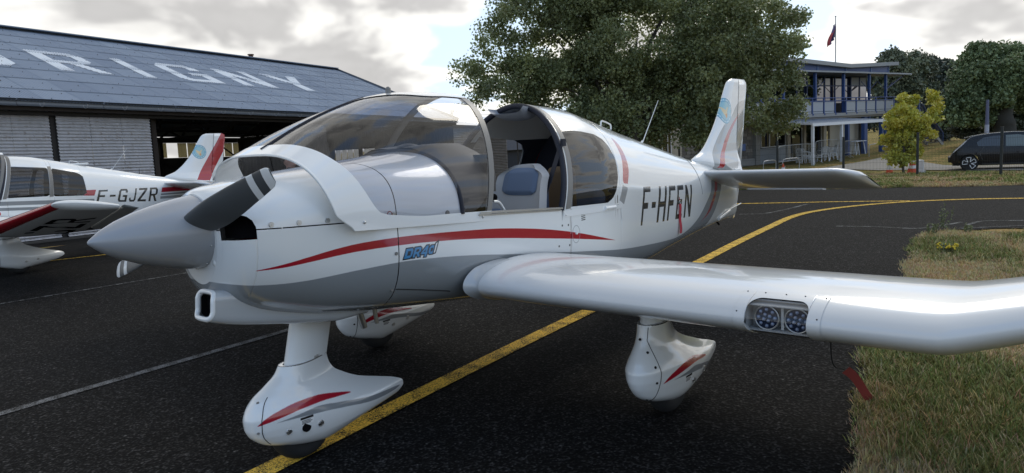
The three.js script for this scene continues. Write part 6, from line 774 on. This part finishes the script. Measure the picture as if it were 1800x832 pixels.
{ // person standing beyond the cowling: only the head shows through the windscreen gap
  const D = 9.6, hp = at(508, 286, D), gyy = 0, p = V3(hp.x, gyy, hp.z), t = thing('person', 'person with short dark hair standing behind the nose, seen under the canopy edge', 'person', [p.x, 0, p.z], 0.5);
  const H = hp.y + 0.14, k = H / 1.72; // overall height
  const field = (bones, lo, hi, cell, sm) => { const n = Math.ceil(Math.max(hi.x - lo.x, hi.y - lo.y, hi.z - lo.z) / cell) + 4, mc = new MarchingCubes(n, new THREE.MeshBasicMaterial(), false, false, 200000), half = n * cell / 2, c = lo.clone().add(hi).multiplyScalar(0.5), f = mc.field, pp = V3(), ab = V3(), ap = V3(); mc.isolation = 0; for (let z = 0; z < n; z++) for (let y = 0; y < n; y++) for (let x = 0; x < n; x++) { pp.set(c.x + (x - n / 2) * cell, c.y + (y - n / 2) * cell, c.z + (z - n / 2) * cell); let d = 1e3; for (const [a, b, r0, r1, sc] of bones) { ab.subVectors(b, a); ap.subVectors(pp, a); const h = Math.min(1, Math.max(0, ap.dot(ab) / Math.max(1e-9, ab.lengthSq()))); ap.addScaledVector(ab, -h); if (sc) ap.divide(sc); const q = ap.length() - lerp(r0, r1, h), u = Math.max(0, sm - Math.abs(d - q)) / sm; d = Math.min(d, q) - u * u * sm * 0.25; } f[x + y * n + z * n * n] = -d; } mc.update(); const cnt = mc.count !== undefined ? mc.count : mc.geometry.drawRange.count, g = new THREE.BufferGeometry(), P = new Float32Array(mc.positionArray.slice(0, cnt * 3)), N = new Float32Array(mc.normalArray.slice(0, cnt * 3)); for (let i = 0; i < cnt; i++) { P[3 * i] = P[3 * i] * half + c.x; P[3 * i + 1] = P[3 * i + 1] * half + c.y; P[3 * i + 2] = P[3 * i + 2] * half + c.z; } g.setAttribute('position', new THREE.BufferAttribute(P, 3)); g.setAttribute('normal', new THREE.BufferAttribute(N, 3)); return g; };
  const v = (x, y, z) => V3(x * k, y * k, z * k);
  const body = []; for (const s of [-1, 1]) { body.push([v(s * 0.09, 0.90, 0), v(s * 0.10, 0.48, 0.02), 0.085, 0.058], [v(s * 0.10, 0.48, 0.02), v(s * 0.11, 0.07, 0), 0.055, 0.040], [v(s * 0.11, 0.05, -0.03), v(s * 0.12, 0.04, 0.14), 0.045, 0.034], [v(s * 0.17, 1.38, 0), v(s * 0.23, 1.10, -0.01), 0.052, 0.042], [v(s * 0.23, 1.10, -0.01), v(s * 0.22, 0.86, 0.08), 0.040, 0.028]); }
  body.push([v(0, 0.94, 0), v(0, 1.12, 0), 0.125, 0.115, V3(1.25, 1, 0.85)], [v(0, 1.12, 0), v(0, 1.34, 0), 0.12, 0.13, V3(1.3, 1, 0.82)], [v(0, 1.42, 0), v(0, 1.52, 0.01), 0.052, 0.048]);
  const shirt = std([0.02, 0.021, 0.025], 0.9), skinM = std([0.36, 0.20, 0.15], 0.6), hairM = std([0.018, 0.013, 0.010], 0.8);
  mesh('body', field(body, v(-0.32, -0.02, -0.2), v(0.32, 1.58, 0.2), 0.022, 0.06), shirt, t);
  const head = [[v(0, 1.60, 0.0), v(0, 1.63, 0.01), 0.075, 0.083], [v(0, 1.555, 0.045), v(0, 1.56, 0.05), 0.045, 0.045], [v(0, 1.625, 0.085), v(0, 1.59, 0.108), 0.010, 0.016], [v(-0.078, 1.62, 0), v(-0.082, 1.59, 0), 0.012, 0.01], [v(0.078, 1.62, 0), v(0.082, 1.59, 0), 0.012, 0.01], [v(0, 1.47, 0.0), v(0, 1.53, 0.01), 0.05, 0.047], [v(-0.018, 1.553, 0.089), v(0.018, 1.553, 0.089), 0.007, 0.007]];
  mesh('head', field(head, v(-0.11, 1.46, -0.11), v(0.11, 1.73, 0.13), 0.007, 0.02), skinM, t);
  mesh('hair', new THREE.SphereGeometry(0.092 * k, 24, 16, 0, 6.2832, 0, 1.75).rotateX(-0.55).translate(0, 1.635 * k, -0.012 * k), hairM, t);
  for (const s of [-1, 1]) { mesh('eye', new THREE.SphereGeometry(0.009, 10, 8).translate(s * 0.03 * k, 1.625 * k, 0.080 * k), std([0.05, 0.04, 0.035], 0.3), t);
    const hand = [[v(0, 0, 0), v(0, -0.07, 0.02), 0.026, 0.030, V3(0.6, 1, 1)]]; for (let f = 0; f < 4; f++) hand.push([v(0, -0.075, -0.002 + f * 0.018), v(-s * 0.008, -0.115 - (f === 1 || f === 2 ? 0.01 : 0), 0.0 + f * 0.018), 0.0085, 0.008], [v(-s * 0.008, -0.115 - (f === 1 || f === 2 ? 0.01 : 0), f * 0.018), v(-s * 0.022, -0.145 - (f === 1 || f === 2 ? 0.012 : 0), f * 0.018), 0.008, 0.0065]); hand.push([v(0, -0.03, 0.035), v(-s * 0.015, -0.075, 0.062), 0.011, 0.008]); mesh('hand', field(hand, v(-0.05, -0.18, -0.05), v(0.05, 0.03, 0.09), 0.006, 0.008).translate(s * 0.22 * k, 0.855 * k, 0.075 * k), skinM, t); }
}
// ---------- grass ----------
function tuft(n, h, seed, wide = 0.0045) { const r = rng(seed), pos = [], idx = []; for (let k = 0; k < n; k++) { const a = r() * 6.283, x = (r() - 0.5) * 0.07, z = (r() - 0.5) * 0.07, L = h * (0.5 + 0.7 * r()), b = L * (0.15 + 0.75 * r()), w = wide * (0.7 + 0.6 * r()), cx = Math.cos(a), cz = Math.sin(a), i = pos.length / 3; for (let s = 0; s < 3; s++) { const t = s / 3, ox = x + cx * b * t * t, oz = z + cz * b * t * t, y = L * (t - 0.22 * t * t), ww = w * (1 - t * 0.55); pos.push(ox - cz * ww, y, oz + cx * ww, ox + cz * ww, y, oz - cx * ww); } pos.push(x + cx * b, L * 0.78, z + cz * b); idx.push(i, i + 1, i + 2, i + 1, i + 3, i + 2, i + 2, i + 3, i + 4, i + 3, i + 5, i + 4, i + 4, i + 5, i + 6); } const g = new THREE.BufferGeometry(); g.setAttribute('position', new THREE.Float32BufferAttribute(pos, 3)); g.setIndex(idx); return prep(g); }
const vergeZ = (x) => interp(vergeR.map(p => p[0]), vergeR.map(p => p[1]), x);
const inVerge = (x, z) => x < 11.0 ? z > vergeZ(x) : (x < 12.2 && z > interp([1.5, 2.3, 4, 9, 30], [11.15, 11.4, 11.7, 12.2, 13], z) === false ? false : x < interp([1.2, 1.5, 2.3, 4, 9, 30], [10.6, 11.15, 11.4, 11.7, 12.2, 13], z));
const dryGreen = (x, z) => sstep(-0.16, 0.20, fbm(x * 0.55, z * 0.55, 3.3, 4) + 0.25 * fbm(x * 2.2, z * 2.2, 8, 2));
function grassField(name, label, geos, n, sample, hue, seed) { const r = rng(seed), lists = geos.map(() => []), M4 = new THREE.Matrix4(), q = new THREE.Quaternion(), c = new THREE.Color(); for (let i = 0; i < n; i++) { const s = sample(r); if (!s) continue; const [x, y, z, k] = s, g = dryGreen(x, z); q.setFromAxisAngle(V3(0, 1, 0), r() * 6.283); const hs = k * (0.6 + 0.8 * r()) * lerp(0.75, 1.1, g); M4.compose(V3(x, y, z), q, V3(hs, hs, hs)); const col = hue(g, r); lists[Math.floor(r() * geos.length)].push([M4.clone(), new THREE.Color().setRGB(...col)]); }
  const t = new THREE.Group(); t.name = numbered(name); scene.add(t); t.userData = { label, category: 'grass', kind: 'stuff' }; geos.forEach((g, k) => { const im = new THREE.InstancedMesh(g, phys([1, 1, 1], { roughness: 0.9 }), lists[k].length); lists[k].forEach(([m, cc], i) => { im.setMatrixAt(i, m); im.setColorAt(i, cc); }); im.name = 'grass_blades'; t.add(im); }); return t; }
const hueG = (g, r) => { const d = r(), a = g > d * 1.15 ? [0.13 + 0.09 * r(), 0.15 + 0.08 * r(), 0.04 + 0.03 * r()] : [0.38 + 0.22 * r(), 0.30 + 0.17 * r(), 0.15 + 0.10 * r()]; return a; };
grassField('verge_grass', 'dry and green grass on the verge under the near wing', [tuft(10, 0.042, 1, 0.0032), tuft(9, 0.034, 2, 0.0032), tuft(4, 0.085, 3, 0.0022)], 85000, (r) => { const u = Math.pow(r(), 1.35), x = 1.2 + u * 10.3, z = vergeZ(Math.min(x, 10.9)) - 0.05 + Math.pow(r(), 1.1) * (x < 5 ? 2.6 : 4.2); if (!inVerge(x, z + 0.02)) return null; return [x, -0.012, z, lerp(0.75, 1.1, r())]; }, hueG, 101);
grassField('far_grass', 'mown dry grass strip between the taxiway and the fence', [tuft(10, 0.10, 4, 0.008), tuft(9, 0.07, 5, 0.008)], 26000, (r) => { const z = -9 + r() * 14, x0 = interp(farEdge.map(p => p[1]).slice().reverse(), farEdge.map(p => p[0]).slice().reverse(), z), x = x0 - 0.05 + Math.pow(r(), 1.4) * 12; return [x, gy(x, z) - 0.012, z, lerp(0.7, 1.2, r())]; }, (g, r) => { const d = r(); return g > d * 1.1 ? [0.16 + 0.06 * r(), 0.175 + 0.06 * r(), 0.05] : [0.38 + 0.14 * r(), 0.28 + 0.12 * r(), 0.14 + 0.06 * r()]; }, 102);
{ // weeds at the corner of the verge
  const w = (u, v, h, n, label, flower, seed) => { const p = gpt(u, v, 0), r = rng(seed), t = thing('weed', label, 'weed', [p.x, 0, p.z]); const st = [], lf = []; for (let k = 0; k < n; k++) { const a = r() * 6.283, q = V3(Math.cos(a) * h * 0.35 * r(), h * (0.6 + 0.5 * r()), Math.sin(a) * h * 0.35 * r()), o = V3((r() - 0.5) * 0.12, 0, (r() - 0.5) * 0.12); st.push(bar(o, o.clone().add(q), 0.004, 0.002, 5)); for (let m = 0; m < 9; m++) lf.push(leafClump(2, 0.025, 0.03, seed * 100 + k * 10 + m).translate(o.x + q.x * m / 8, o.y + q.y * (0.15 + 0.85 * m / 8), o.z + q.z * m / 8)); } mesh('stem', merge(st), std([0.09, 0.11, 0.05], 0.9), t).userData.kind = 'stuff'; mesh('foliage', merge(lf), std([0.17, 0.19, 0.09], 0.9), t).userData.kind = 'stuff'; if (flower) mesh('flowers', merge(Array.from({ length: 40 }, () => new THREE.SphereGeometry(0.012, 5, 4).translate((r() - 0.5) * h * 2.2, h * (0.7 + 0.4 * r()), (r() - 0.5) * h * 2.2))), std([0.55, 0.42, 0.03], 0.8), t).userData.kind = 'stuff'; };
  w(1660, 402, 0.36, 5, 'tall thin weed at the corner of the grass by the taxiway', false, 7); w(1640, 412, 0.16, 6, 'low bushy weed at the tip of the verge', false, 8); w(1665, 445, 0.10, 10, 'yellow flowering weed patch on the verge', true, 9); w(1700, 408, 0.12, 5, 'small green weed right of the tall thin weed', false, 10); }
scene.traverse(o => { if (o.isMesh) { o.castShadow = true; o.receiveShadow = true; } });
renderer.render(scene, camera);
